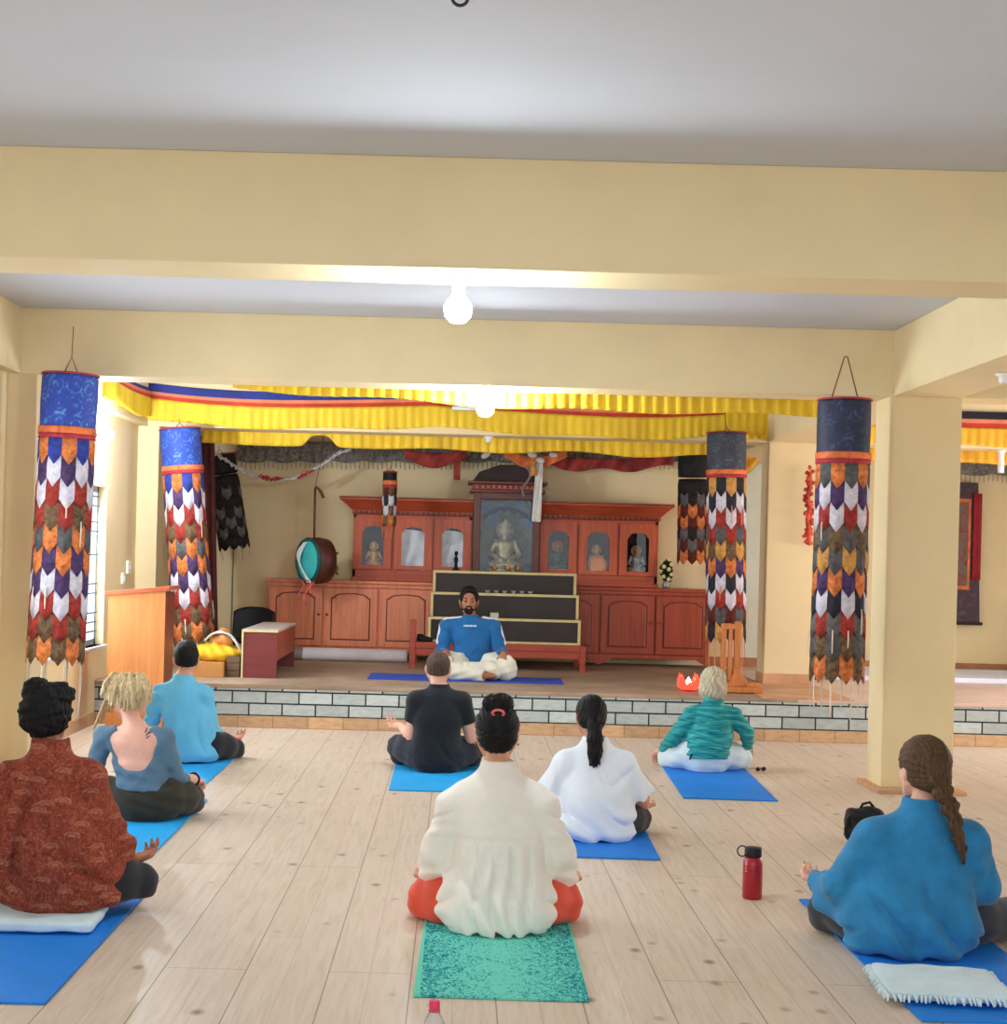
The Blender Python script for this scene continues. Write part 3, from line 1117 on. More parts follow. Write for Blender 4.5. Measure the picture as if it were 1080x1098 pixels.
def upper_cabinet(label, xs, left):
    z0, z1, y0, y1 = 1.217, 1.93, 16.2, YB - .05
    x0, x1 = xs[0], xs[-1]
    t = thing('glazed_cabinet', label, 'cabinet', (x0, y0, z0))
    H, D, W = z1 - z0, y1 - y0, x1 - x0
    c = MB()
    c.box(0, W, D - .02, D, 0, H)
    c.box(0, .03, .0, D, 0, H)
    c.box(W - .03, W, .0, D, 0, H)
    c.box(0, W, 0, D, H - .03, H)
    c.box(0, W, 0, D, 0, .12)
    for x in xs[1:-1]:
        c.box(x - x0 - .015, x - x0 + .015, .02, D, .1, H)
    bmesh.ops.remove_doubles(c.b, verts=c.b.verts, dist=1e-5)
    c.build('carcass', CABX, t)
    MB().box(.03, W - .03, D - .03, D - .021, .12, H - .03).build('lining', GLOOM, t)
    MB().box(-.01, W + .01, -.02, .0, .0, .04, bevel=.005).build('base_moulding', CABX, t)
    # cornice: flaring moulding with a row of small blocks below
    a, b = (-.15, 0) if left else (0, .15)
    pr = [(0, 0), (-.02, .02), (-.02, .05), (-.07, .10), (-.13, .15), (-.15, .16), (-.15, .185), (0, .185)]
    cm = MB()
    vs = []
    for (o_, h_) in pr:
        vs.append([cm.b.verts.new((a * (-o_ / .15), o_, H + h_)), cm.b.verts.new((W + b * (-o_ / .15), o_, H + h_)), cm.b.verts.new((W + b * (-o_ / .15), D, H + h_)), cm.b.verts.new((a * (-o_ / .15), D, H + h_))])
    fs = []
    for A, B in zip(vs, vs[1:]):
        for i in range(4):
            fs.append(cm.b.faces.new((A[i], A[(i + 1) % 4], B[(i + 1) % 4], B[i])))
    fs += [cm.b.faces.new(vs[0][::-1]), cm.b.faces.new(vs[-1])]
    bmesh.ops.recalc_face_normals(cm.b, faces=fs)
    co = cm.build('cornice', CABX, t)
    nb = int(W / .055)
    db = MB()
    db.box(0, W, -.024, -.018, H + .012, H + .018)
    for i in range(nb):
        x = (i + .5) * W / nb
        db.box(x - .014, x + .014, -.045, -.019, H + .015, H + .045, bevel=.004)
    db.build('dentil_row', CABD, co)
    tr = []
    for i in range(int(W / .03)):
        x = a + (W + b - a) * i / int(W / .03)
        tr += [(x, H + .185), (x + .015, H + .2)]
    MB().prism(tr + [(W + b, H + .185), (W + b, H + .178), (a, H + .178)], -.15, -.135).build('scalloped_edge', CABX, co)
    for i in range(len(xs) - 1):
        p, q = xs[i] - x0 + .012, xs[i + 1] - x0 - .012
        ox0, ox1 = p + .085, q - .085
        oz0, oz1 = .17, H - .12
        out = [(p, .125), (q, .125), (q, H - .03), (p, H - .03)]
        hole = arch(ox0, ox1, oz0, oz1, .07)
        d = MB()
        # frame with an arched opening: two halves bridged ring by ring
        N = len(hole)
        op = []
        cx, cz = (ox0 + ox1) / 2, (oz0 + oz1) / 2
        for (hx, hz) in hole:
            dx, dz = hx - cx, hz - cz
            k = min(((q - p) / 2) / abs(dx) if dx else 9, ((H - .03 - .125) / 2) / abs(dz) if dz else 9)
            op.append((min(q, max(p, (p + q) / 2 + dx * k)), min(H - .03, max(.125, (H + .095) / 2 + dz * k))))
        op[0], op[1] = (p, .125), (q, .125)
        op[2], op[-1] = (q, H - .03), (p, H - .03)
        rings = []
        for y in (-.016, .012):
            rings.append(([d.b.verts.new((x, y, z)) for x, z in hole], [d.b.verts.new((x, y, z)) for x, z in op]))
        fs = []
        for m in range(N):
            n_ = (m + 1) % N
            (h0, o0), (h1, o1) = rings
            fs.append(d.b.faces.new((h0[m], h0[n_], o0[n_], o0[m])))
            fs.append(d.b.faces.new((h1[n_], h1[m], o1[m], o1[n_])))
            fs.append(d.b.faces.new((h0[n_], h0[m], h1[m], h1[n_])))
            fs.append(d.b.faces.new((o0[m], o0[n_], o1[n_], o1[m])))
        bmesh.ops.recalc_face_normals(d.b, faces=fs)
        dr = d.build('glazed_door', CAB, t)
        MB().prism(arch(ox0 - .004, ox1 + .004, oz0 - .004, oz1 + .004, .07), .0, .003).build('pane', PANE, dr)
    return t


PANE = thin_glass('cabinet_glass', ior=1.3)
XS1 = [-1.15, -.72, -.28, .14]
XS2 = [.87, 1.29, 1.73, 2.16]
upper_cabinet('glazed cabinet with pale sheets as reflections behind its arched doors', XS1, True)
upper_cabinet('glazed cabinet with three small statues right of the shrine', XS2, False)

# rippled pale sheets: bright reflections of two panes put into their colour
PANE_REFL = M('pane_reflection', (226, 230, 242), .7, .08, 9, .2, 30)
for (x, w, lab) in ((-.50, .30, 'pale sheet standing for the reflection in the middle arched pane'), (-.07, .30, 'pale sheet standing for the reflection in the arched pane next to the shrine')):
    mb = MB()
    mb.grid(30, 40, lambda u, v: Vector(((u - .5) * w, -.02 * math.sin(v * 9 + u * 4) - .012 * math.sin(u * 11 + v * 5) - .03 * v, .43 * (1 - v) + .01 * math.sin(u * 5))), .004)
    o = mb.build('reflection_sheet', PANE_REFL)
    o.location = (x, 16.32, 1.345)
    tag(o, lab, 'cloth')

# ------------------------------------------------------------------ statues
GOLD = M('old_gold', (190, 140, 78), .35, .15, 20, .1, metal=.5)
GREYG = M('dull_silver', (150, 150, 146), .4, .2, 20, .1, metal=.4)
STONE = M('dark_statue', (66, 74, 74), .5, .2, 20, .1)
FACEG = M('statue_face', (206, 170, 120), .5, .1, 20, 0)
SILK = M('orange_silk', (206, 128, 58), .6, .15, 14, .2)


def statue(label, p, s, robe, skin, petals):
    t = thing('statue', label, 'statue', p)
    f = Field((-.12 * s, -.1 * s, 0), (.12 * s, .1 * s, .36 * s), .0062 * s)
    f.add(ell((0, 0, .075 * s), (.098 * s, .07 * s, .03 * s)), .01)
    f.add(cone((-.07 * s, -.03 * s, .07 * s), (.05 * s, -.055 * s, .06 * s), .024 * s, .016 * s), .01 * s)
    f.add(cone((.07 * s, -.03 * s, .07 * s), (-.05 * s, -.055 * s, .06 * s), .024 * s, .016 * s), .01 * s)
    f.add(loft([(.06 * s, 0, 0, .05 * s, .04 * s), (.12 * s, 0, 0, .043 * s, .034 * s), (.19 * s, 0, 0, .056 * s, .036 * s), (.215 * s, 0, 0, .03 * s, .025 * s)]), .01 * s)
    for q in (-1, 1):
        f.add(cone((q * .055 * s, 0, .195 * s), (q * .082 * s, -.01 * s, .13 * s), .019 * s, .016 * s), .008 * s)
        f.add(cone((q * .082 * s, -.01 * s, .13 * s), (q * .02 * s, -.055 * s, .10 * s), .015 * s, .012 * s), .008 * s)
    f.build('robed_figure', robe, t)
    h = Field((-.05 * s, -.06 * s, .2 * s), (.05 * s, .06 * s, .36 * s), .004 * s)
    h.add(cone((0, 0, .21 * s), (0, 0, .24 * s), .015 * s, .014 * s), 0)
    h.add(ell((0, -.003 * s, .262 * s), (.028 * s, .03 * s, .036 * s)), .006 * s)
    h.add(ell((0, .004 * s, .29 * s), (.024 * s, .024 * s, .02 * s)), .004 * s)
    h.add(cone((0, 0, .30 * s), (0, 0, .325 * s), .013 * s, .004 * s), .004 * s)
    for q in (-1, 1):
        h.add(ell((q * .028 * s, 0, .257 * s), (.005 * s, .008 * s, .016 * s)), .002)
    h.add(cone((0, -.03 * s, .262 * s), (0, -.036 * s, .252 * s), .003 * s, .005 * s), .003)
    h.build('head', skin, t)
    b = MB()
    b.lathe([(0, 0), (.098 * s, 0), (.1 * s, .012 * s), (.085 * s, .022 * s), (.1 * s, .035 * s), (.094 * s, .05 * s), (0, .05 * s)], seg=32)
    b.build('lotus_base', petals, t)
    hl = MB()
    hl.lathe([(0, 0), (.052 * s, 0), (.056 * s, .004 * s), (.052 * s, .008 * s), (0, .008 * s)], seg=30, mat=Matrix.Translation((0, .035 * s, .265 * s)) @ Matrix.Rotation(PI / 2, 4, 'X'))
    hl.build('halo', petals, t)
    return t


ZU = 1.217 + .121
statue('small golden statue behind the leftmost arched pane', (-.93, 16.33, ZU), .95, GOLD, FACEG, SILK)
statue('dark statue in the cabinet beside the shrine', (1.08, 16.34, ZU), 1.15, STONE, GOLD, SILK)
statue('statue in orange silk behind the middle right pane', (1.51, 16.33, ZU), 1.05, SILK, FACEG, GOLD)
statue('grey white statue behind the rightmost arched pane', (1.945, 16.33, ZU), 1.05, GREYG, GOLD, FACEG)
dk = MB()
dk.lathe([(0, -.008), (.07, -.008), (.105, -.004), (.105, .004), (.07, .008), (0, .008)], seg=28, mat=Matrix.Rotation(PI / 2, 4, 'X'))
for i in range(12):
    a = i * PI / 6
    dk.ball((.088 * math.cos(a), -.01, .088 * math.sin(a)), (.02, .006, .014), 1, Matrix.Rotation(-a, 4, 'Y'))
o = dk.build('offering_disc', SILK)
o.location = (1.51, 16.235, ZU + .108)
tag(o, 'round orange offering disc before the silk robed statue', 'ornament')

# ------------------------------------------------------------------ central shrine
t = thing('shrine', 'tall dark glazed shrine in the middle of the altar', 'shrine', (.15, 16.0, 1.217))
H = .98
W = .71
fr = MB()
fr.box(0, .075, -.02, .05, 0, H, bevel=.008)
fr.box(W - .075, W, -.02, .05, 0, H, bevel=.008)
fr.box(.07, W - .07, -.02, .05, H - .07, H, bevel=.008)
fr.box(.07, W - .07, -.02, .05, 0, .06, bevel=.008)
fr.build('front_frame', M('dark_shrine_wood', (104, 66, 58), .4, .12, 6, .1, 60), t)
bx = MB()
bx.box(0, W, .40, .42, 0, H)
bx.box(0, .02, .05, .42, 0, H)
bx.box(W - .02, W, .05, .42, 0, H)
bx.box(0, W, .05, .42, 0, .02)
bx.box(0, W, .05, .42, H - .02, H)
bmesh.ops.remove_doubles(bx.b, verts=bx.b.verts, dist=1e-5)
bx.build('case', CABD, t)
lt = NT('shrine_painting')
v = lt.coords((3, 3, 3))
nz = lt.noise(v, 1.6, 5, .6, .8)
zc = lt.sep(lt.coords())[2]
col = lt.ramp(nz, [(.35, rgb((70, 72, 72))), (.5, rgb((120, 122, 118))), (.7, rgb((84, 92, 96)))])
blue = lt.math('MULTIPLY', lt.ramp(nz, [(.45, (0, 0, 0)), (.6, (1, 1, 1))]), lt.math('GREATER_THAN', zc, .62))
lt.bsdf(lt.mix(blue, col, rgb((60, 104, 168))), .6)
MB().box(.02, W - .02, .385, .399, .02, H - .02).build('back_painting', lt.m, t)
MB().box(.076, W - .076, .012, .016, .061, H - .071).build('pane', PANE, t)
cr = MB()
cr.box(-.05, W + .05, -.06, .42, H, H + .03, bevel=.006)
cr.box(-.02, W + .02, -.03, .42, H + .03, H + .09, bevel=.006)
cr.box(-.07, W + .07, -.09, .42, H + .09, H + .12, bevel=.008)
cr.build('cornice', CABD, t)
pd = MB()
pd.prism([(-.02, H + .12), (W + .02, H + .12), (W - .05, H + .22), (W * .62, H + .30), (W * .38, H + .30), (.05, H + .22)], -.03, .35, .008)
pd.build('pediment', M('sooty_wood', (58, 44, 46), .6, .15, 6), t)
ds = MB()
ds.box(-.01, W + .01, -.034, -.028, H + .04, H + .047)
for i in range(12):
    x = (i + .5) * W / 12
    ds.box(x - .016, x + .016, -.055, -.031, H + .045, H + .08, bevel=.004)
ds.build('dentil_row', CABX, t)
statue('large seated statue inside the central shrine', (.50, 16.22, 1.217 + .07), 1.95, M('dim_gilt', (150, 138, 104), .35, .2, 16, .1, metal=.4), M('gilt_face', (186, 176, 150), .4, .1, 16, 0), GREYG)
ca = MB()
ca.grid(24, 8, lambda u, v: Vector(((u - .5) * .5, -.12 * v + .01 * math.sin(u * 40), -.05 * v * (1 + .3 * math.sin(u * 30)) - .1 * (2 * u - 1) ** 2)), .003)
o = ca.build('silk_canopy', BLUE)
o.location = (.5, 16.34, 2.06)
tag(o, 'blue silk canopy above the statue in the shrine', 'canopy')

# ------------------------------------------------------------------ black altar steps on a red bench
BLK = M('black_lacquer', (54, 44, 42), .42, .12, 3, .05)
CRM = M('cream_edging', (216, 196, 140), .5, .05, 10)
t = thing('altar_steps', 'black three tier altar steps with cream edges', 'altar steps', (0, 15.1, .636))
zs = [0, .25, .495, .715]
xs = [(-.28, 1.24), (-.265, 1.235), (-.25, 1.225)]
ys = [0, .25, .5]
for i in range(3):
    a, b = xs[i]
    st = MB()
    st.box(a, b, ys[i], .75, zs[i] + (.001 if i else 0), zs[i + 1])
    sp = st.build('step', BLK, t)
    ed = MB()
    z0, z1 = zs[i], zs[i + 1]
    ed.box(a - .012, b + .012, ys[i] - .014, ys[i], z1 - .022, z1 + .004)
    ed.box(a - .012, a + .016, ys[i] - .013, ys[i], z0, z1)
    ed.box(b - .016, b + .012, ys[i] - .013, ys[i], z0, z1)
    if i == 0:
        ed.box(a - .012, b + .012, ys[i] - .014, ys[i], z0, z0 + .022)
    ed.build('edging', CRM, sp)
t = thing('bench', 'low red wooden bench under the black altar steps', 'bench', (0, 14.98, ZS))
BEN = Mwood('red_bench_wood', (170, 74, 52), .4, .85, 2, 'X')
MB().box(-.47, 1.30, 0, .85, .20, .265, bevel=.008).build('seat', BEN, t)
for x, h in ((-.47, .49), (1.24, .265)):
    for y in (-.01, .8):
        MB().box(x, x + .06, y, y + .05, 0, h if y < 0 else .26, bevel=.006).build('leg', BEN, t)
MB().box(-.41, 1.24, .005, .03, .13, .20, bevel=.004).build('front_rail', BEN, t)

# offerings on the steps
zt = .636 + .715
for i, x in enumerate((531, 545, 556)):
    p = at(x, 605, 15.72)
    t = thing('offering_cup', ['left', 'middle', 'right'][i] + ' one of three orange offering cups on the top step', 'cup', (p.x, 15.72, zt))
    MB().lathe([(0, 0), (.02, 0), (.012, .012), (.026, .03), (.03, .045), (.026, .045), (0, .03)], seg=18).build('cup', BRASS, t)
    MB().ball((0, 0, .047), (.026, .026, .018), 2).build('offering', M('orange_offering_%d' % i, (226, 150, 92), .6, .1, 20), t)
bowl0 = None
for i in range(6):
    p = at(523 + i * 9.2, 634, 15.47)
    o = MB().lathe([(0, 0), (.014, 0), (.018, .006), (.03, .032), (.027, .032), (.014, .01), (0, .008)], seg=18).build('water_bowl', GREYG) if bowl0 is None else bowl0.copy()
    if bowl0 is None:
        bowl0 = o
    else:
        COL.objects.link(o)
    o.location = (p.x, 15.48, .636 + .495)
    tag(o, 'small water bowl in the row of six on the second step', 'bowl', 'water bowls on the altar')
t = thing('offering_box', 'small white box with dark lid on the lowest step beside the teacher', 'box', (at(531, 660, 15.22).x, 15.22, .636 + .25))
MB().box(-.05, .035, -.03, .03, 0, .055, bevel=.006).build('box_body', M('cream_card', (206, 200, 178), .6, .05, 8), t)
MB().box(.037, .10, -.025, .025, 0, .045, bevel=.006).build('box_end', BLK, t)
t = thing('black_figurine', 'slim black figurine on the cabinet left of the shrine', 'figurine', (at(489, 608, 15.9).x, 15.8, zt))
MB().lathe([(0, 0), (.045, 0), (.045, .012), (.02, .03), (.016, .08), (.024, .11), (.02, .14), (.008, .155), (.02, .17), (.018, .2), (0, .212)], seg=18).build('figure', BLACK, t)
t = thing('black_shoe', 'black shoe on the left end of the red bench', 'shoe', (-.34, 15.05, .636))
f = Field((-.06, -.06, 0), (.12, .06, .1), .005)
f.add(cone((-.03, 0, .035), (.08, 0, .022), .035, .024), .02).add(cone((-.03, 0, .03), (-.03, 0, .065), .032, .03), .02).sub(ell((-.03, 0, .09), (.026, .022, .035)), .01)
f.cut((0, 0, .001), (0, 0, -1))
f.build('upper', BLACK, t)

# flowers in a vase on the right cabinet
p = at(714, 628, 16.15)
t = thing('flower_vase', 'vase of pale yellow flowers on the right cabinet', 'flower vase', (p.x, 16.14, 1.217))
MB().lathe([(0, 0), (.035, 0), (.045, .03), (.03, .07), (.035, .08), (0, .08)], seg=20).build('vase', GREYG, t)
LEAF = M('dark_leaf', (36, 44, 30), .6, .2, 12)
FLOW = M('pale_yellow_petal', (232, 222, 156), .6, .08, 12)
lf = MB()
rnd = random.Random(3)
lf.tube([(0, 0, .07), (0, 0, .28)], .012, 6)
for i in range(60):
    a, h = rnd.uniform(0, 6.28), rnd.uniform(.07, .30)
    r = .03 + .05 * math.sin((h - .05) / .27 * PI)
    lf.ball((r * .6 * math.cos(a), r * .6 * math.sin(a), h), (.036, .012, .02), 1, Matrix.Rotation(a, 4, 'Z') @ Matrix.Rotation(rnd.uniform(-.8, .8), 4, 'Y'))
lf.build('foliage', LEAF, t)
for i in range(9):
    a, h = -1.57 + (-1) ** i * (.3 + .28 * (i % 4)), .10 + .215 * i / 8
    fl = MB()
    r = .062
    c = Vector((r * math.cos(a), r * math.sin(a), h))
    fl.ball(c, .012, 1)
    for q in range(6):
        b = q * PI / 3
        fl.ball(c + Vector((.014 * math.cos(b), -.006, .014 * math.sin(b))), (.013, .007, .009), 1, Matrix.Rotation(-b, 4, 'Y'))
    fl.build('flower', FLOW, t)

# ------------------------------------------------------------------ drum
p = at(331, 601, 15.55)
t = thing('hanging_drum', 'round drum with turquoise skin hanging over the left cabinet', 'drum', p, math.radians(-53))
rotx = Matrix.Rotation(PI / 2, 4, 'X')
R = .232
MB().lathe([(R * .93, .0), (R, -.01), (R * 1.06, -.10), (R * 1.0, -.20), (R * .95, -.205), (0, -.205), (0, -.1), (R * .9, -.02)], seg=48, mat=rotx).build('shell', Mwood('drum_wood', (84, 44, 36), .45, .7, 3, 'Z'), t)
MB().lathe([(0, .012), (R * .86, .010), (R * .9, .006), (R * .9, -.02), (0, -.02)], seg=48, mat=rotx).build('skin', M('turquoise_skin', (70, 204, 208), .55, .05, 6), t)
MB().tube([(R * .955 * math.cos(a), -.008, R * .955 * math.sin(a)) for a in [i * PI / 24 for i in range(48)]], .02, 8, True).build('hoop', M('green_black_hoop', (44, 84, 84), .5, .1, 10), t)
mb = MB()
mb.grid(8, 26, lambda u, v: Vector((-.03 + (u - .5) * (.06 + .02 * math.sin(v * 8)) - .10 * math.sin(v * 4.4), -.02 - .03 * math.sin(v * 3) - .008 * math.sin(u * 9 + v * 7), .19 - .42 * v)), .004)
o = mb.build('white_scarf', M('white_scarf_silk', (228, 238, 240), .5, .05, 9))
o.parent = None
o.matrix_world = Matrix.Translation(p) @ Matrix.Rotation(math.radians(-53), 4, 'Z')
tag(o, 'white silk scarf tied across the turquoise drum', 'scarf')
mb = MB()
mb.tube([at(337, 578, 15.6), at(337.5, 545, 15.6), at(338, 523, 15.6)], .012, 8)
mb.tube([at(338, 523, 15.6), at(343, 500, 15.6), at(347, 478, 15.6), at(346, 455, 15.6)], .004, 6)
mb.tube([at(338, 526, 15.6), at(339.5, 522, 15.58), at(344, 527, 15.56), at(347, 534, 15.55)], [.008, .01, .018, .014], 8)
o = mb.build('drum_hanger', M('hanger_brown', (92, 62, 44), .6, .1, 20))
tag(o, 'thin brown rod and cord from which the drum hangs', 'hanger')
mb = MB()
rnd = random.Random(5)
mb.tube([at(352, 618, 15.7), at(356, 606, 15.68), at(357, 594, 15.68)], .012, 6)
for i in range(16):
    c = at(355 + rnd.uniform(-2, 6), 592 + i * 1.7, 15.66 + rnd.uniform(-.02, .02))
    mb.ball(c, (.035, .012, .018), 1, Matrix.Rotation(rnd.uniform(0, 3), 4, 'Y'))
o = mb.build('leaf_sprig', M('olive_leaf', (110, 118, 64), .6, .25, 14))
tag(o, 'sprig of green leaves tucked behind the drum', 'leaves')
mb = MB()
for k in range(3):
    x0_ = 322 + k * 6
    mb.grid(2, 10, lambda u, v: at(x0_ + u * 2 + (3 * math.sin(v * 5 + k)), 622 + v * (18 if k != 1 else 26), 15.5 - .01 * k), .002)
    mb.tube([at(322, 622, 15.5), at(336, 623, 15.49)], .006, 6)
o = mb.build('pink_ribbon', M('pink_red_ribbon', (222, 96, 92), .6, .1, 12))
tag(o, 'pink red ribbon hanging under the drum', 'ribbon')

# ------------------------------------------------------------------ garlands and hangings over the altar
LACE = M('grey_lace', (122, 118, 112), .8, .3, 30, .4, 60)
BEAD = M('tarnished_bead', (150, 142, 128), .5, .2, 30)
TIN = M('silver_tinsel', (206, 204, 208), .3, .2, 60, .2, metal=.3)
GAR = M('red_garland', (178, 44, 44), .6, .2, 30, .3)


def lace(label, x0, x1, ya, yb, Y):
    A, B = at(x0, ya, Y), at(x1, ya, Y)
    n = int((B.x - A.x) / .02)
    mb = MB()
    L = B.x - A.x
    mb.grid(n, 6, lambda u, v: A.lerp(B, u) + Vector((0, .012 * math.sin(u * L * 50) * (.4 + v), -v * ((yb - ya) * Y / FPX + .025 * abs(math.sin(u * L * 9))))), .003)
    t = thing('lace_frill', label, 'lace frill', A)
    o = mb.build('lace', LACE, t)
    o.matrix_parent_inverse = Matrix.Translation(-A)
    fr_ = MB()
    k = int(L / .05)
    top = []
    for i in range(k + 1):
        u = i / k
        z = (yb - ya) * Y / FPX + .025 * abs(math.sin(u * L * 9)) - .004
        p_ = A.lerp(B, u) + Vector((0, -.006, -z))
        fr_.tube([p_, p_ + Vector((0, 0, -.075 - .01 * (i % 2)))], .0045, 5)
        top.append(p_)
    fr_.tube(top, .004, 5)
    o = fr_.build('bead_fringe', BEAD, t)
    o.matrix_parent_inverse = Matrix.Translation(-A)
    return t


lace('grey lace frill with beads along the wall above the cabinets', 255, 762, 474, 494, 16.44)
lace('grey lace frill with beads on the far wall right of the front column', 1031, 1080 + 20, 489, 508, 16.44)


def garland(label, pts, mat, r=.02, n=70, name='garland', bits=None):
    P = [at(*q) for q in pts]
    mb = MB()
    cur = []
    for i in range(n + 1):
        u = i / n * (len(P) - 1)
        k = min(int(u), len(P) - 2)
        cur.append(P[k].lerp(P[k + 1], u - k))
    mb.tube(cur, r * .45, 6)
    rnd_ = random.Random(len(label))
    for c in cur:
        for _ in range(2):
            a = rnd_.uniform(0, 6.28)
            d = Vector((math.cos(a), rnd_.uniform(-.5, .5), math.sin(a))) * r * rnd_.uniform(.3, .9)
            mb.ball(c + d, (r * .55, r * .2, r * .4), 1, Matrix.Rotation(a, 4, 'Y'))
    return tag(mb.build(name, mat), label, 'garland')


garland('silver tinsel garland sagging from the black banner', [(228, 484, 15.7), (243, 494, 15.7), (258, 503, 15.7), (276, 511, 15.7), (292, 514, 15.7), (312, 514, 15.7), (330, 506, 15.7), (345, 499, 15.7), (362, 487, 15.7), (378, 480, 15.7)], TIN, .028, 60, 'tinsel_garland')
garland('short dark red garland in the middle of the tinsel', [(280, 511, 15.62), (290, 514, 15.62), (301, 513, 15.62)], GAR, .025, 14)
garland('small dark red garland at the right of the tinsel', [(320, 512, 15.62), (328, 508, 15.62), (335, 504, 15.62)], GAR, .022, 10)


def bunting(label, x0, x1, ya, yb, Y, sag, mat, name='red_bunting', amp=.02):
    A, B = at(x0, ya, Y), at(x1, ya, Y)
    h = (yb - ya) * Y / FPX
    L = B.x - A.x
    n = max(16, int(L / .02))
    mb = MB()
    mb.grid(n, 6, lambda u, v: A.lerp(B, u) + Vector((0, amp * math.sin(u * L * 30 + 2 * v), -v * h * (.7 + .3 * math.sin(u * L * 5) ** 2) - sag * 4 * u * (1 - u))), .003)
    return tag(mb.build(name, mat), label, 'hanging cloth')


DR = M('dusty_red_silk', (150, 56, 52), .65, .2, 8, .2, 60)
OR = M('dusty_orange_silk', (206, 110, 66), .65, .2, 8, .2, 60)
bunting('sagging red silk hanging left of the shrine top', 434, 501, 481, 497, 16.1, .05, DR)
bunting('sagging red silk hanging right of the shrine top', 584, 722, 487, 502, 16.1, .05, DR)
bunting('orange silk swag above the right corner of the shrine', 541, 608, 481, 494, 15.9, .09, OR, 'orange_swag')
bunting('narrow red silk tail hanging beside the shrine', 487, 494, 494, 523, 16.0, 0, DR, 'red_tail', .008)
mb = MB()
a0, b0 = at(579, 494, 15.85), at(575, 560, 15.85)
mb.grid(6, 24, lambda u, v: a0.lerp(b0, v) + Vector(((u - .5) * (.07 + .03 * v), .012 * math.sin(u * 9 + v * 4), .01 * math.sin(v * 9))), .004)
mb.ball(a0 + Vector((.0, 0, .0)), (.05, .03, .035), 2)
tag(mb.build('white_scarf', M('offering_scarf', (226, 224, 222), .6, .05, 9)), 'long white scarf hanging at the right of the shrine', 'scarf')
mb = MB()
p = at(572, 497, 15.8)
mb.ball(p, (.025, .02, .03), 2)
mb.lathe([(0, 0), (.022, -.005), (.03, -.06), (.036, -.13), (0, -.13)], c=p, seg=16)
tag(mb.build('gold_tassel', M('gold_thread', (214, 150, 72), .5, .15, 30)), 'golden tassel beside the white scarf over the shrine', 'tassel')
mb = MB()
mb.tube([at(565, 500, 15.82) + Vector((.04 * math.sin(i * .45), 0, -.025 * i)) for i in range(14)], .014, 8)
tag(mb.build('grey_scarf', M('grey_silk', (128, 122, 128), .6, .1, 12)), 'thin grey scarf hanging left of the golden tassel', 'scarf')
for k, x in enumerate((521, 571, 594)):
    p = at(x, 488, 15.9)
    o = MB().ball(p, (.055, .03, .032), 2, Matrix.Rotation(-.5 if k == 0 else .3, 4, 'Y')).build('paper_flower', M('white_paper_%d' % k, (224, 218, 218), .7, .05, 8))
    tag(o, ['white paper rosette over the left of the shrine', 'white paper rosette above the golden tassel', 'white paper rosette right of the long white scarf'][k], 'rosette')
# maroon curtain strip by the left wall and yellow cloth on the pale panel
A = at(222, 468, 15.2)
B = at(226, 682, 15.2)
mb = MB()
mb.grid(14, 20, lambda u, v: A.lerp(B, v) + Vector(((u - .5) * .14, .018 * math.sin(u * 14), 0)), .004)
tag(mb.build('maroon_curtain', M('maroon_cloth', (88, 44, 46), .8, .12, 8)), 'narrow dark maroon curtain behind the purple topped banner', 'curtain')
mb = MB()
A, B = at(783, 482, 16.42), at(820, 478, 16.42)
mb.grid(20, 12, lambda u, v: A.lerp(B, u) + Vector((0, -.02 * math.sin(v * 8 + u * 3), -.26 * v * (.35 + .65 * math.sin(min(1, u * 1.15) * PI) ** .8) - .03 * math.sin(u * 3))), .004)
tag(mb.build('yellow_cloth', YELO), 'yellow cloth draped over the pale panel behind the right pillar', 'cloth')
o = garland('dark red and green garland hanging on the right rear column', [(868, 506, 14.12), (869, 520, 14.12), (866, 532, 14.12), (868, 545, 14.12), (866, 558, 14.12), (868, 572, 14.12), (867, 584, 14.12)], M('red_orange_garland', (186, 70, 52), .6, .35, 16, .3), .05, 26)

# thangka scroll right of the column
p = at(1026, 517, 16.4)
p2 = at(1056, 668, 16.4)
t = thing('scroll_painting', 'painted cloth scroll hanging on the far wall right of the column', 'scroll painting', (5.42, 16.40, 0))
H0, H1 = p.z, p2.z
w = .33
mb = MB()
mb.prism([(-w * .82, H0), (w * .82, H0), (w * .98, H1), (-w * .98, H1)], 0, .012)
mb.build('brocade_border', brocade('scroll_brocade', (66, 48, 58), (112, 96, 108), 3), t)
tk = NT('scroll_picture')
vv = tk.coords((4, 4, 4))
tk.bsdf(tk.ramp(tk.noise(vv, 3, 6, .7, 1.5), [(.3, rgb((70, 60, 62))), (.48, rgb((140, 82, 62))), (.6, rgb((96, 110, 112))), (.75, rgb((176, 110, 70)))]), .7)
MB().prism([(-w * .52, H1 + .40), (w * .52, H1 + .40), (w * .52, H0 - .22), (-w * .52, H0 - .22)], -.004, 0).build('picture', tk.m, t)
rd = MB()
rd.prism([(-w * .6, H1 + .36), (w * .6, H1 + .36), (w * .6, H0 - .18), (-w * .6, H0 - .18)], -.002, .001)
rd.build('picture_border', OR, t)
MB().tube([(-w * 1.0, -.01, H1 - .01), (w * 1.05, -.01, H1 - .01)], .018, 10).build('scroll_rod', BLK, t)
mb = MB()
mb.grid(8, 12, lambda u, v: Vector((w * .66 + u * .09, -.02 - .01 * math.sin(u * 9), H0 - .12 - .95 * v)), .003)
mb.build('red_streamer', M('crimson_silk', (150, 34, 42), .6, .1, 10), t)
t = thing('wall_mattress', 'flat white mattress on the stage right of the column', 'mattress', (0, 0, ZS))
MB().box(3.7, 6.5, 14.9, 16.2, 0, .055, bevel=.015, seg=3).build('mattress_body', M('white_sheet', (226, 232, 246), .8, .03, 4), t)

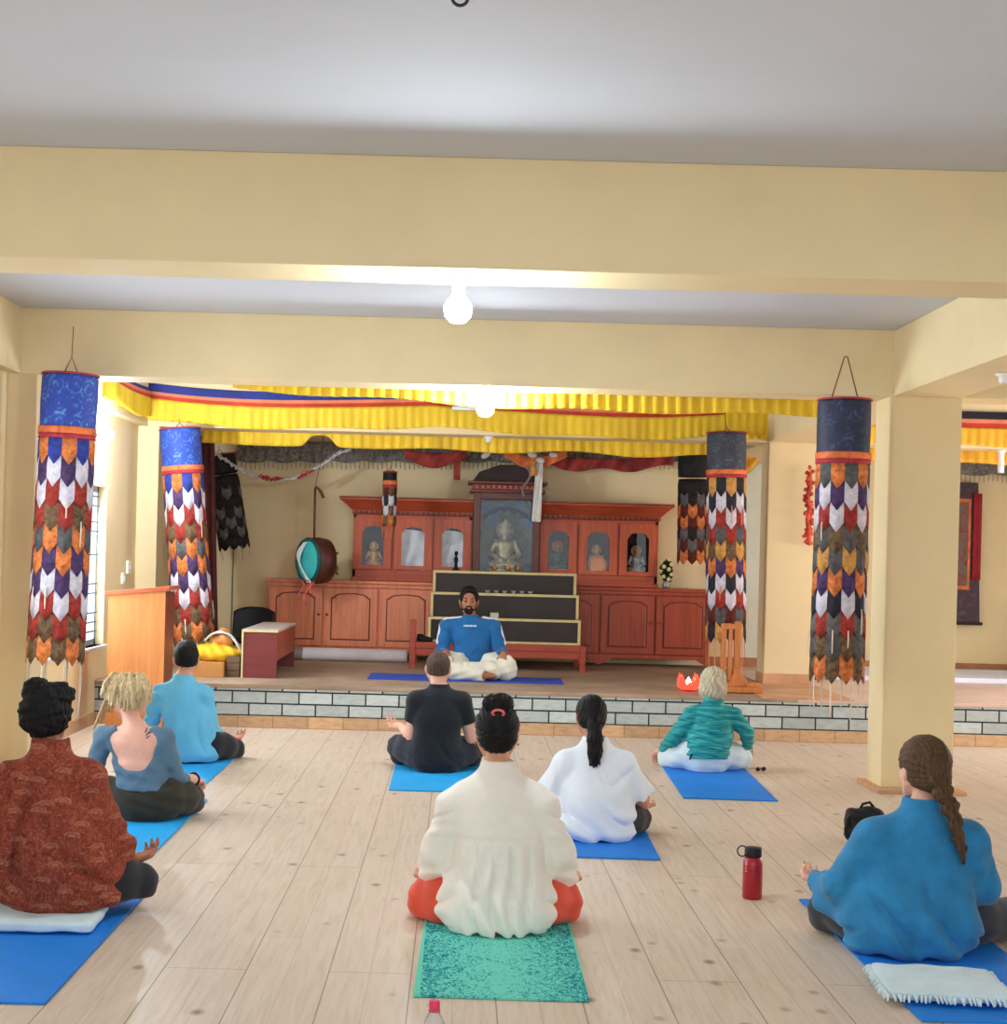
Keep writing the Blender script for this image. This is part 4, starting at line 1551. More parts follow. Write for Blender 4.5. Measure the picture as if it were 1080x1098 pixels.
# ------------------------------------------------------------------ lectern, desk, boxes
LEC = Mwood('orange_laminate', (214, 140, 82), .4, .92, 1.6, 'Z')
LECD = Mwood('maroon_laminate', (124, 60, 46), .4, .85, 1.6, 'Z')
LECT = Mwood('lectern_cap_wood', (190, 98, 64), .4, .9, 1.6, 'X')
DESKF = Mwood('desk_maroon', (122, 56, 54), .45, .9, 1.5, 'X')
DESKS = Mwood('desk_orange_brown', (168, 76, 52), .45, .9, 1.5, 'Y')
t = thing('lectern', 'orange brown wooden lectern with slanted top by the left wall', 'lectern', (-2.60, 12.1, 0))
MB().prism([(-.23, .05), (.23, .05), (.23, 1.165), (-.23, 1.115)], 0, .02).build('back_panel', LEC, t)
MB().box(.23 - .02, .23, .02, .40, .05, 1.15).build('side_panel', LECD, t)
MB().box(-.23, -.21, .02, .40, .05, 1.10).build('side_panel', LECD, t)
MB().box(-.23, .23, .02, .40, .0, .05).build('plinth', LECD, t)
MB().prism([(-.26, 1.112), (.27, 1.17), (.27, 1.205), (-.26, 1.147)], -.03, .44, .008).build('slanted_top', LECT, t)
MB().box(-.208, .208, .03, .38, .55, .57).build('shelf', LECD, t)
t = thing('low_desk', 'long low maroon desk standing end on at the stage edge', 'desk', (-1.76, 13.36, ZS))
MB().box(-.16, .16, 0, 1.45, .41, .435, bevel=.003).build('desk_top', M('grey_white_laminate', (202, 192, 190), .35, .04, 5), t)
MB().box(-.155, .155, .006, .026, .0, .41).build('end_panel', DESKF, t)
MB().box(.135, .155, .026, 1.44, .16, .41).build('side_panel', DESKS, t)
MB().box(-.155, -.135, .026, 1.44, .16, .41).build('side_panel', DESKS, t)
MB().box(-.155, .155, 1.42, 1.44, .0, .41).build('end_panel', DESKF, t)
ed = MB()
ed.box(-.163, -.147, -.003, .006, 0, .41)
ed.box(-.163, .163, -.004, .005, .412, .433)
ed.build('edge_strip', CRM, t)
CARD = M('brown_cardboard', (186, 130, 74), .7, .08, 5, .1, 60)
t = thing('cardboard_box', 'brown cardboard box on the stage left of the low desk', 'box', (-2.21, 13.3, ZS))
bx = MB()
bx.box(-.19, .14, 0, .3, 0, .135, bevel=.004)
bx.build('box_body', CARD, t)
MB().box(-.19, .14, .14, .16, .135, .138).build('tape', M('packing_tape', (160, 120, 76), .3, .05, 5), t)
t = thing('wooden_crate', 'dark wooden crate between the cardboard box and the desk', 'crate', (-2.0, 13.38, ZS))
cr = MB()
for z in (.0, .065, .13):
    cr.box(-.06, .06, 0, .4, z, z + .058, bevel=.003)
cr.box(-.05, .05, .01, .39, .0, .188)
cr.build('slats', M('old_crate_wood', (110, 88, 70), .7, .2, 6, .2, 30), t)
f = Field((-2.42, 13.28, .5), (-1.9, 13.75, .76), .008)
f.add(ell((-2.15, 13.52, .57), (.22, .17, .085)), .02).add(ell((-2.22, 13.5, .60), (.12, .13, .06)), .03)
f.warp(lambda x, y, z: .012 * np.sin(x * 40 + 20 * z) * np.sin(y * 35 + x * 12))
f.cut((0, 0, .508), (0, 0, -1))
tag(f.build('yellow_bundle', M('mustard_cloth', (222, 176, 44), .75, .12, 6, .2, 60)), 'mustard yellow cloth bundle on the cardboard box', 'cloth bundle')
f = Field((-2.3, 13.3, .6), (-1.85, 13.8, .92), .008)
f.add(cone((-2.16, 13.52, .68), (-2.10, 13.54, .76), .055, .05), .03).add(ell((-2.10, 13.52, .70), (.09, .09, .06)), .04)
f.warp(lambda x, y, z: .01 * np.sin(x * 50 + z * 30))
tag(f.build('orange_bundle', M('tan_orange_cloth', (206, 142, 84), .75, .12, 6, .2, 60)), 'orange brown folded cloth on top of the yellow bundle', 'cloth bundle')
mb = MB()
mb.grid(30, 10, lambda u, v: Vector((-2.27 + .36 * u, 13.42 + .12 * v + .01 * math.sin(u * 20), .565 + .25 * math.sin(min(1, .12 + u * .8) * PI) ** .7 - (.10 * u) + .008 * math.sin(v * 9 + u * 12))), .006)
tag(mb.build('white_towel', M('white_aqua_towel', (226, 238, 238), .85, .06, 6, .3, 90)), 'white towel draped over the bundles beside the low desk', 'towel')
t = thing('black_chair', 'black chair back showing behind the low desk', 'chair', (-2.09, 15.3, ZS))
CH = M('black_chair_plastic', (26, 27, 31), .45, .1, 8)
sh = MB()
sh.grid(20, 10, lambda u, v: Vector(((u - .5) * .42, .05 * math.cos((u - .5) * PI) + .06 * v, .22 + (.34 - .05 * abs(2 * u - 1) ** 3) * v)), .02)
sh.build('backrest', CH, t)
MB().box(-.21, .21, -.34, .06, .20, .235, bevel=.012).build('seat', CH, t)
for sx in (-.19, .19):
    for sy in (-.31, .04):
        MB().tube([(sx, sy, .21), (sx * 1.08, sy, 0)], .012, 8).build('leg', CH, t)
t = thing('rolled_mat', 'white rolled mat lying under the left low cabinet', 'rolled mat', (at(293, 710, 15.7).x, 15.72, ZS))
Lr = 1.40
mb = MB()
mb.lathe([(0, 0), (.062, 0), (.066, .01), (.066, Lr), (.06, Lr + .01), (0, Lr + .01)], c=(0, 0, 0), seg=28, mat=Matrix.Translation((0, 0, .068)) @ Matrix.Rotation(PI / 2, 4, 'Y'))
mb.build('roll', M('off_white_sheet', (226, 218, 222), .8, .04, 5), t)
MB().lathe([(.0675, 0), (.0685, .01), (.0685, .30), (.0675, .31)], seg=28, mat=Matrix.Translation((0, 0, .068)) @ Matrix.Rotation(PI / 2, 4, 'Y')).build('grey_cover', M('grey_sheet', (150, 138, 136), .8, .08, 8), t)

# red candle lamp and wooden stand on the stage
p = on(738, 741, ZS)
t = thing('candle_lamp', 'red glowing candle lamp on the stage edge', 'candle lamp', p)
rg = NT('red_glass')
rgb_ = rg.n('ShaderNodeBsdfPrincipled')
rgb_.inputs['Base Color'].default_value = rgb((232, 52, 34))
rgb_.inputs['Roughness'].default_value = .15
rgb_.inputs['Transmission Weight'].default_value = .55
rgb_.inputs['Emission Color'].default_value = (1, .10, .05, 1)
rgb_.inputs['Emission Strength'].default_value = 1.1
rg.l(rgb_.outputs[0], rg.out.inputs['Surface'])
for k in range(8):
    a = k * PI / 4
    mb = MB()
    mb.grid(6, 8, lambda u, v: Vector((0, 0, .012)) + Vector((math.cos(a), math.sin(a), 0)) * (.03 + .07 * math.sin(v * 1.8)) + Vector((-math.sin(a), math.cos(a), 0)) * (u - .5) * .09 * math.sin(PI * min(1, .15 + v * .85)) + Vector((0, 0, .085 * v * v + (.06 if k % 2 else 0) * v)), .005)
    mb.build('petal', rg.m, t)
MB().lathe([(0, 0), (.06, 0), (.065, .008), (.03, .016), (.03, .05), (0, .05)], seg=20).build('lamp_base', M('red_plastic', (190, 40, 34), .4, .05, 9), t)
fl = NT('candle_flame')
e2 = fl.n('ShaderNodeEmission')
e2.inputs['Color'].default_value = (1, .78, .62, 1)
e2.inputs['Strength'].default_value = 12
fl.l(e2.outputs[0], fl.out.inputs['Surface'])
MB().lathe([(0, .05), (.022, .056), (.028, .075), (.016, .10), (0, .125)], seg=16).build('flame', fl.m, t)
OAK = Mwood('orange_stand_wood', (206, 128, 74), .45, .85, 2.5, 'Z')
p = on(799, 744, ZS)
t = thing('wooden_stand', 'orange wooden stand with stepped foot under the right banner', 'stand', (p.x, p.y + .12, ZS + .007))
MB().box(-.17, .16, -.12, .14, 0, .05, bevel=.008).build('plinth', OAK, t)
MB().box(.03, .15, -.10, .02, .05, .085, bevel=.008).build('side_block', OAK, t)
MB().prism([(-.14, .05), (.06, .05), (.03, .10), (-.02, .16), (-.02, .20), (-.09, .20), (-.09, .16), (-.12, .10)], -.06, .06, .006).build('foot', OAK, t)
MB().box(-.082, -.028, -.03, .03, .19, .62, bevel=.008).build('post', OAK, t)
for i, x in enumerate((-.19, -.135)):
    MB().box(x, x + .035, -.02, .02, .10, .60, bevel=.006).build('rail', OAK, t)
MB().box(-.20, -.02, -.025, .025, .55, .60, bevel=.006).build('cross_bar', OAK, t)

# ------------------------------------------------------------------ bottles, bag
p = on(806.5, 963)
t = thing('water_bottle', 'red water bottle with black lid on the wooden floor', 'bottle', p)
k = p.y / FPX
r = 10.6 * k
RB = M('dark_red_enamel', (164, 26, 40), .32, .05, 5, .02, 60, spec=.5)
MB().lathe([(0, 0), (r * .9, 0), (r, .006), (r, .152), (r * .96, .17), (r * .8, .186), (r * .74, .19), (0, .19)], seg=40).build('bottle_body', RB, t)
MB().lathe([(0, .188), (r * .82, .188), (r * .86, .194), (r * .86, .224), (r * .8, .23), (0, .23)], seg=40).build('lid', M('black_lid', (28, 28, 32), .45, .05, 9), t)
MB().tube([Vector((-r * .7 - .018 + .022 * math.cos(a), 0, .212 + .024 * math.sin(a))) for a in [i * PI / 10 for i in range(20)]], .0035, 6, True).build('lid_loop', DARKMETAL, t)
mk = MB()
for i in range(7):
    mk.grid(1, 1, lambda u, v: Vector((r * 1.004 * math.sin(-1.0 + u * .16 + .02 * (i % 2)), -r * 1.004 * math.cos(-1.0 + u * .16), .125 + i * .0065 + v * .004)))
mk.build('printed_mark', M('white_print', (230, 210, 214), .5, 0, 5, 0), t)
t = thing('plastic_bottle', 'clear plastic bottle with pink cap at the bottom edge', 'bottle', (at(466, 1080, 4.33).x, 4.33, 0))
pc = NT('clear_plastic')
pp = pc.n('ShaderNodeBsdfPrincipled')
pp.inputs['Base Color'].default_value = (.93, .95, .98, 1)
pp.inputs['Roughness'].default_value = .12
pp.inputs['Transmission Weight'].default_value = .75
pp.inputs['IOR'].default_value = 1.2
pc.l(pp.outputs[0], pc.out.inputs['Surface'])
MB().lathe([(0, 0), (.03, 0), (.034, .006), (.034, .05), (.031, .055), (.034, .06), (.034, .135), (.03, .16), (.018, .188), (.013, .196), (.013, .202), (0, .202)], seg=36).build('bottle_body', pc.m, t)
PK = M('pink_cap', (226, 62, 106), .4, .03, 9, 0)
cp = MB().lathe([(0, .202), (.0155, .202), (.016, .204), (.016, .222), (.0145, .225), (0, .225)], seg=30)
cp.build('cap', PK, t)
MB().lathe([(.013, .194), (.0175, .194), (.0175, .199), (.013, .199)], seg=30).build('neck_ring', PK, t)
# black backpack leaning by the column
p = on(918, 905)
t = thing('backpack', 'black backpack on the floor in front of the column base', 'backpack', (p.x + .045, p.y, 0), -.2)
t.scale = (.8, .8, .8)
f = Field((-.2, -.14, 0), (.2, .16, .32), .007)
f.add(rbox((0, .02, .12), (.13, .085, .12), .06), 0).add(ell((.05, .0, .19), (.075, .07, .07)), .04).add(ell((0, -.06, .09), (.09, .05, .07)), .02)
f.warp(lambda x, y, z: .006 * np.sin(x * 45 + z * 30) * np.cos(z * 38 + y * 20))
f.cut((0, 0, .002), (0, 0, -1))
f.build('bag_body', M('black_nylon', (22, 22, 26), .6, .15, 9, .2, 50), t)
MB().tube([(-.09, -.03, .21), (-.12, -.06, .17), (-.13, -.07, .11), (-.12, -.06, .05)], .011, 8).build('strap', M('black_webbing', (38, 38, 42), .6, .1, 9), t)
MB().tube([(-.03, .02, .235), (-.015, .02, .27), (.03, .02, .285), (.06, .02, .25)], .010, 8).build('grab_handle', M('black_loop', (34, 34, 38), .6, .1, 9), t)
p = on(816, 827)
t = thing('sunglasses', 'small dark sunglasses on the floor by the turquoise jacket', 'sunglasses', (p.x, p.y, 0))
t.scale = (.75, .75, .75)
t.rotation_euler = (0, 0, .5)
SG = M('dark_lens', (40, 22, 22), .25, .05, 9, 0)
fr = MB()
for q in (-1, 1):
    fr.ball((q * .036, 0, .022), (.03, .006, .022), 2)
fr.tube([(-.01, 0, .026), (.01, 0, .026)], .003, 6)
fr.build('lenses', SG, t)
for q in (-1, 1):
    MB().tube([(q * .064, .002, .03), (q * .066, .06, .025), (q * .06, .11, .006)], .003, 6).build('temple', SG, t)

# ------------------------------------------------------------------ people
def V3(*a):
    return np.array(a, dtype=np.float64)


def nrm(v):
    v = np.array(v, dtype=np.float64)
    return v / (np.linalg.norm(v) + 1e-12)


def mixp(a, b, t):
    return np.array(a) * (1 - t) + np.array(b) * t


def add_hand(f, wrist, fwd, n, side, curl=22, s=1.0, pinch=False):
    """palm, four unequal fingers with two bends each and a thumb leaving the side of the palm"""
    fwd = nrm(fwd)
    n = nrm(np.array(n) - fwd * np.dot(n, fwd))
    lat = np.cross(fwd, n) * side
    w = np.array(wrist, dtype=np.float64)
    R = np.stack([lat, fwd, n], 1)
    f.add(cone(w - fwd * .02, w + fwd * .03, .026 * s, .026 * s), .015)
    f.add(xf(ell((0, 0, 0), (.042 * s, .052 * s, .0175 * s)), R, w + fwd * .052 * s), .014)
    for i, (o, ln, r) in enumerate(((.031, .072, .0092), (.0105, .081, .0095), (-.0105, .075, .0092), (-.030, .058, .0084))):
        p = w + fwd * (.088 - .006 * abs(i - 1)) * s + lat * o * s
        a = math.radians(6)
        seg = (.44, .32, .26)
        c = curl * (1.0 + .12 * i)
        if pinch and i == 0:
            c = 52
        for k, q in enumerate(seg):
            a += math.radians(c * (.75 if k == 0 else 1.0))
            d = fwd * math.cos(a) + n * math.sin(a) + lat * o * .6
            e = p + nrm(d) * ln * q * s
            f.add(cone(p, e, r * s * (1 - .1 * k), r * s * (.92 - .1 * k)), .004 if k else .008)
            p = e
    p = w + fwd * .022 * s + lat * .030 * s
    d1 = nrm(fwd * .62 + lat * .75 + n * .25)
    e = p + d1 * .042 * s
    f.add(cone(p, e, .0145 * s, .0115 * s), .012)
    d2 = nrm(fwd * .85 + lat * (.05 if not pinch else -.2) + n * (.35 if not pinch else .6))
    e2 = e + d2 * .036 * s
    f.add(cone(e, e2, .0115 * s, .0088 * s), .004)
    return w + fwd * .09 * s


def head_prims(s=1.0, male=False):
    a, b = [], []
    m = 1.06 if male else 1.0
    A = lambda p, k: a.append((p, k))
    A(ell((0, -.012, .028), (.0735 * m, .094 * m, .082)), 0)
    A(ell((0, .026, -.022), (.061 * m, .063, .080)), .02)
    A(ell((0, .048, -.082), (.036 * m, .034, .027)), .03)
    for q in (-1, 1):
        A(ell((q * .036 * m, .062, -.03), (.022, .022, .02)), .02)
        A(cone((q * .058 * m, .0, -.05), (q * .03 * m, .05, -.092), .018, .018), .025)
    A(cone((-.028, .074, .018), (.028, .074, .018), .014, .014), .02)
    for q in (-1, 1):
        b.append((ell((q * .030, .096, -.002), (.017, .015, .0105)), .010))
    A2 = []
    A2.append((cone((0, .083, .004), (0, .103, -.030), .0075, .0115), .010))
    for q in (-1, 1):
        A2.append((ell((q * .0105, .093, -.034), (.0085, .010, .007)), .006))
        A2.append((ell((q * .030, .0775, -.002), (.0145, .012, .0095)), .003))
        A2.append((ell((q * .0755 * m, -.006, -.012), (.010, .021, .032)), .005))
        A2.append((ell((q * .080 * m, -.016, -.006), (.007, .011, .026)), .004))
    A2.append((ell((0, .0835, -.0575), (.021, .0105, .0052)), .003))
    A2.append((ell((0, .0825, -.0665), (.018, .0105, .006)), .003))
    return a, b, A2


def crease(t, p=2.0):
    """narrow valleys between rounded folds"""
    return (1 - np.abs(np.sin(t))) ** p


class Person:
    def __init__(self, label, px, py, z, skin, rot=0.0, back=.13, base_dy=0.0):
        p = on(px, py, z) + Vector((0, back, 0))
        self.loc, self.rot, self.skin, self.label = p, rot, skin, label
        self.kids = []
        self.hs = 1.0

    def L(self, px, py, dy=0.0):
        w = at(px, py, self.loc.y + dy) - self.loc
        w = Matrix.Rotation(-self.rot, 3, 'Z') @ w
        return V3(w.x, w.y, w.z)

    def setup(self, head, hrot, shL, shR, elL, elR, wrL, wrR, knL, knR, hs=1.0, male=False, hip=.10, hipw=.16, neck=.125):
        """L / R are the person's own left and right (x < 0 and x > 0 before turning)"""
        self.H, self.HR, self.hs, self.male = V3(*head), rot3(*hrot), hs, male
        mx = (shL[0] + shR[0]) / 2
        shL, shR = [V3(mx + (q[0] - mx) * .93, q[1], q[2] - .034) for q in (shL, shR)]
        self.sh, self.el, self.wr = (V3(*shL), V3(*shR)), (V3(*elL), V3(*elR)), (V3(*wrL), V3(*wrR))
        self.kn = (V3(*knL), V3(*knR))
        self.hip = (V3(-hip, .03, .115), V3(hip, .03, .115))
        self.neckz = (self.sh[0][2] + self.sh[1][2]) / 2
        self.cz = max(self.neckz + .075, self.H[2] - neck * hs)
        self.mid = ((self.sh[0][0] + self.sh[1][0]) / 2, (self.sh[0][1] + self.sh[1][1]) / 2)
        self.hw = abs(self.sh[1][0] - self.sh[0][0]) / 2
        self.hipw = hipw
        self.ank, self.toe = [], []
        for q in (0, 1):
            sg = (-1, 1)[q]
            k = self.kn[q]
            ay = max(.34, k[1] + .13)
            self.ank.append(V3(-sg * .09, ay + (.02 if q else -.04), .055 + (.05 if q == 0 else 0)))
            self.toe.append(V3(-sg * .20, ay - .03 + (.02 if q else -.04), .05 + (.03 if q == 0 else -.01)))
        self.hands = []

    def hd(self, prim):
        """primitive given in head space"""
        fn, lo, hi = prim
        s = self.hs
        sc = (lambda x, y, z: fn(x / s, y / s, z / s) * s, np.array(lo) * s, np.array(hi) * s)
        return xf(sc, self.HR, self.H)

    def hp(self, *p):
        return self.HR @ (V3(*p) * self.hs) + self.H

    def rows(self, low, g=0.0, up=0.0, k=1.0):
        """sections following the spine: own rows below the armpits, shoulders and collar above"""
        nz, cz = self.neckz, self.cz
        d = cz - nz
        cx, cy = self.mid
        hw = self.hw
        top = [(nz - .03, hw * .90 + g * k, .096 + g), (nz + .32 * d, hw * .70 + g * k, .082 + g), (nz + .68 * d, hw * .42 + g, .068 + g), (cz - .004, .062 + g * .7, .058 + g * .7), (cz + .02 + up, .057 + g * .6, .055 + g * .6)]
        out = []
        lw = []
        for r in sorted(low):
            if r[0] < nz - .08 and (not lw or r[0] - lw[-1][0] > .018):
                lw.append(r)
        for z, w_, d_ in lw + top:
            t = min(1.0, max(0.0, (z - .1) / (nz - .1)))
            out.append((z, cx * t, cy * t + (.006 if z > cz - .01 else 0), w_, d_))
        return loft(out)

    def torso(self, f, g=0.0):
        nz, hp = self.neckz, self.hipw
        f.add(self.rows([(.0, .11 + g, .10 + g), (.05, hp - .005 + g, .125 + g), (.13, hp + g, .125 + g), (.24, .135 + g, .105 + g), (.34, .13 + g, .10 + g), (nz - .14, self.hw * .86 + g, .108 + g)], g), 0)
        nb = V3(self.mid[0], self.mid[1], self.cz - .02)
        for q in (0, 1):
            f.add(cone(nb - V3(0, 0, .025), self.sh[q], .045 + g, .052 + g), .03)
        return nb

    def arms(self, f, g=0.0, k=.02):
        for q in (0, 1):
            f.add(cone(self.sh[q], self.el[q], .050 + g, .040 + g), k)
            m = mixp(self.el[q], self.wr[q], .3)
            f.add(cone(self.el[q], m, .040 + g, .041 + g), .01)
            f.add(cone(m, self.wr[q], .041 + g, .027 + g), .01)

    def legs(self, f, g=0.0, k=.03, cutank=False):
        for q in (0, 1):
            h, kn, an = self.hip[q], self.kn[q], self.ank[q]
            f.add(cone(h, mixp(h, kn, .5), .098 + g, .088 + g), k)
            f.add(cone(mixp(h, kn, .5), kn, .088 + g, .066 + g), k)
            k2 = kn + V3(0, .02, -min(.045, max(0, kn[2] - .07)))
            m = mixp(k2, an, .35)
            f.add(cone(kn, k2, .066 + g, .062 + g), .02)
            f.add(cone(k2, m, .060 + g, .060 + g), .02)
            f.add(cone(m, an, .060 + g, .036 + g, cutank), .02)

    def body(self, h=.006):
        f = Field((-.62, -.26, -.012), (.62, .66, 1.02), h)
        nb = self.torso(f)
        self.legs(f, 0)
        self.arms(f)
        for q in (0, 1):
            a, t = self.ank[q], self.toe[q]
            d = nrm(t - a)
            f.add(cone(a, a - d * .035 + V3(0, .0, -.012), .034, .028), .015)
            f.add(cone(a, t - d * .03, .034, .027), .015)
            side = nrm(np.cross(d, V3(0, 0, 1)))
            for i in range(5):
                b = t - d * .035 + side * (i - 2) * .0145
                f.add(cone(b, b + d * (.05 - .005 * abs(i - (0 if q else 4))), .0105, .008), .006)
        for (w, fw, n, sd, cu, pi) in self.hands:
            add_hand(f, w, fw, n, sd, cu, .97, pi)
        hb = self.hp(0, -.025, -.07)
        f.add(cone(nb, hb, .056 if self.male else .050, .052 if self.male else .046), .02)
        A, B, C = head_prims(1, self.male)
        hf = Field(self.H - .17, self.H + .17, h * .75)
        for p, k in A:
            f.add(self.hd(p), k if k else .02)
        for p, k in B:
            f.sub(self.hd(p), k)
        for p, k in C:
            f.add(self.hd(p), k)
        f.cut((0, 0, .0), (0, 0, -1))
        self.o = f.build('person', self.skin)
        self.o.location = self.loc
        self.o.rotation_euler = (0, 0, self.rot)
        tag(self.o, self.label, 'person', None)
        # lashes / brows / lips
        for q in (-1, 1):
            mb = MB()
            mb.tube([Vector(self.hp(q * .030 + x, .0895 - 12 * x * x, -.0075 - .0015)) for x in (-.012, -.006, 0, .006, .012)], .0016 * self.hs, 6)
            mb.build('eyelash', LASH, self.o)
            mb = MB()
            mb.tube([Vector(self.hp(q * (.016 + .034 * u), .0925 - .016 * u * u, .020 + .007 * math.sin(u * 2.4))) for u in (0, .25, .5, .75, 1)], [.003 * self.hs, .0042 * self.hs, .004 * self.hs, .003 * self.hs, .0015 * self.hs], 6)
            mb.build('eyebrow', LASH, self.o)
        return self.o

    def part(self, f, name, mat):
        return f.build(name, mat, self.o)

    def trousers(self, mat, g=.013, h=.008, folds=.004, cutank=True):
        f = Field((-.64, -.28, -.012), (.64, .68, .42), h)
        hp = self.hipw
        f.add(loft([(.0, 0, 0, .12 + g, .11 + g), (.05, 0, 0, hp + g, .128 + g), (.12, 0, 0, hp + .002 + g, .126 + g), (.165, 0, 0, hp - .01 + g * .5, .115 + g * .5), (.195, self.mid[0] * .2, 0, .142, .108)]), 0)
        self.legs(f, g, .035, cutank)
        if folds:
            f.warp(lambda x, y, z: folds * np.sin(55 * (np.abs(x) * .9 - y * .6) + 18 * z) * np.clip((np.abs(x) - .06) * 6, 0, 1) + folds * .5 * np.sin(90 * z + 30 * x))
        f.cut((0, 0, .0), (0, 0, -1))
        return self.part(f, 'trousers', mat)


LASH = M('dark_brow', (34, 26, 24), .8, .1, 20, 0)


def skin(name, c):
    return M(name, c, .55, .05, 12, .06, 160, spec=.3, Subsurface_Weight=.08)


def hairmat(name, c, var=.35, rough=.6):
    t = NT(name)
    v = t.coords((60, 60, 6))
    n1 = t.noise(v, 2.2, 4, .6, .5)
    n2 = t.noise(t.coords((9, 9, 9)), 3, 3)
    col = t.ramp(n1, [(.3, rgb([x * (1 - var) for x in c])), (.5, rgb(c)), (.75, rgb([min(255, x * (1 + var)) for x in c]))])
    col = t.mix(t.math('MULTIPLY', n2, .35), col, rgb([x * .55 for x in c]))
    return t.bsdf(col, rough, .18, 0, n1, .4, .003)


def cloth(name, c, var=.05, weave=260, rough=.85, vs=7, bump=.2, streak=None):
    t = NT(name)
    v = t.coords(streak or (1, 1, 1))
    n1 = t.noise(v, vs, 5, .6)
    w = t.noise(t.coords(), weave, 2)
    col = t.ramp(n1, [(.3, rgb([x * (1 - var) for x in c])), (.7, rgb([min(255, x * (1 + var)) for x in c]))])
    col = t.mix(t.math('MULTIPLY', t.math('SUBTRACT', w, .4), .35), col, rgb([x * .7 for x in c]))
    return t.bsdf(col, rough, .2, 0, w, bump, .003, Sheen_Weight=.15)


def cap(P, f, t=.012, nape=-.055, front=True, fy=.052, scale=1.0):
    """hair over the skull down to the nape, open at the face"""
    m = 1.06 if P.male else 1.0
    f.add(P.hd(ell((0, -.016, .028), (.0735 * m + t, .094 * m + t, .082 + t))), 0)
    f.add(P.hd(ell((0, -.045, -.02), (.062 * m + t, .055 + t, .065))), .02)
    if front:
        f.sub(P.hd(ell((0, .105, -.045), (.078, .078, .105))), .01)
        for q in (-1, 1):
            f.sub(P.hd(ell((q * .085, .03, -.06), (.03, .045, .06))), .008)
    n = P.HR @ V3(0, .25, -1)
    f.cut(P.hp(0, -.08, nape), n)


def grooves(P, amp=.0022, n=46, flow='up'):
    R, H, s = P.HR, P.H, P.hs

    def fn(x, y, z):
        px, py, pz = x - H[0], y - H[1], z - H[2]
        lx = px * R[0, 0] + py * R[1, 0] + pz * R[2, 0]
        ly = px * R[0, 1] + py * R[1, 1] + pz * R[2, 1]
        lz = px * R[0, 2] + py * R[1, 2] + pz * R[2, 2]
        if flow == 'up':
            a = np.arctan2(lx, -ly - .02)
        else:
            a = np.arctan2(lx, lz + .02)
        return amp * np.sin(a * n + 2.5 * np.sin(lz * 50) + 3 * np.sin(ly * 30)) + amp * .6 * np.sin(a * n * .37 + lz * 60)
    return fn


def HF(P, lo=(-.2, -.22, -.42), hi=(.2, .2, .28), h=.0055):
    return Field(P.H + np.array(lo), P.H + np.array(hi), h)


S_FAIR = skin('fair_skin', (232, 178, 158))
S_TAN = skin('tan_skin', (206, 148, 120))
S_BRN = skin('brown_skin', (168, 112, 84))
S_OLV = skin('olive_skin', (196, 142, 116))
H_BLK = hairmat('black_hair', (20, 19, 21), .5, .62)
H_BRN = hairmat('dark_brown_hair', (86, 64, 44), .4, .6)
H_GRB = hairmat('cropped_brown_hair', (84, 68, 58), .35, .7)
H_BLD = hairmat('blond_hair', (214, 188, 146), .25, .6)
H_GRY = hairmat('grey_blond_hair', (206, 194, 166), .2, .55)
MATZ = .008


# ---- yoga mats -----------------------------------------------------------
def quadmat(name, label, P4, mat, thick=MATZ, group=None, curl=0.0, edge=None, cat='yoga mat', base=0.0):
    """mat lying on the floor through four floor points (near left, near right, far right, far left)"""
    c = sum(P4, Vector()) / 4
    c.z = base
    mb = MB()
    nl, nr, fr_, fl_ = [p - Vector((c.x, c.y, 0)) for p in P4]
    rnd_ = random.Random(len(label))
    ph = rnd_.uniform(0, 6)

    def fn(u, v, dz):
        p = nl.lerp(nr, u).lerp(fl_.lerp(fr_, u), v)
        z = dz + .0015 * (1 + math.sin(u * 5 + ph) * math.sin(v * 7 + ph)) + curl * max(0, v - .93) ** 1.5 * 12
        return Vector((p.x, p.y, z))
    nu, nv = 16, 44
    T = [[mb.b.verts.new(fn(i / nu, j / nv, thick)) for j in range(nv + 1)] for i in range(nu + 1)]
    B = [[mb.b.verts.new(fn(i / nu, j / nv, .0005)) for j in range(nv + 1)] for i in range(nu + 1)]
    fs = []
    for i in range(nu):
        for j in range(nv):
            fs.append(mb.b.faces.new((T[i][j], T[i + 1][j], T[i + 1][j + 1], T[i][j + 1])))
            fs.append(mb.b.faces.new((B[i][j + 1], B[i + 1][j + 1], B[i + 1][j], B[i][j])))
    for i in range(nu):
        for j in (0, nv):
            fs.append(mb.b.faces.new((T[i][j], B[i][j], B[i + 1][j], T[i + 1][j]) if j == 0 else (T[i + 1][j], B[i + 1][j], B[i][j], T[i][j])))
    for j in range(nv):
        for i in (0, nu):
            fs.append(mb.b.faces.new((T[i][j + 1], B[i][j + 1], B[i][j], T[i][j]) if i == 0 else (T[i][j], B[i][j], B[i][j + 1], T[i][j + 1])))
    o = mb.build(name, mat)
    o.location = c
    return tag(o, label, cat, group)


def matrect(near, side, dirv, width, length, z=0.0):
    """corners from one near corner ('l' or 'r' of the near edge) and a direction away from the camera"""
    d = Vector((dirv[0], dirv[1], 0)).normalized()
    w = Vector((d.y, -d.x, 0)) * width
    n = Vector((near.x, near.y, z))
    if side == 'l':
        return [n, n + w, n + w + d * length, n + d * length]
    return [n - w, n, n + d * length, n - w + d * length]


MBLUE = M('blue_mat_foam', (24, 128, 226), .6, .05, 3, .12, 200)
MBLUE2 = M('bright_blue_mat_foam', (36, 164, 234), .6, .05, 3, .12, 200)
MBLUE3 = M('royal_blue_mat_foam', (46, 84, 190), .6, .06, 3, .12, 200)

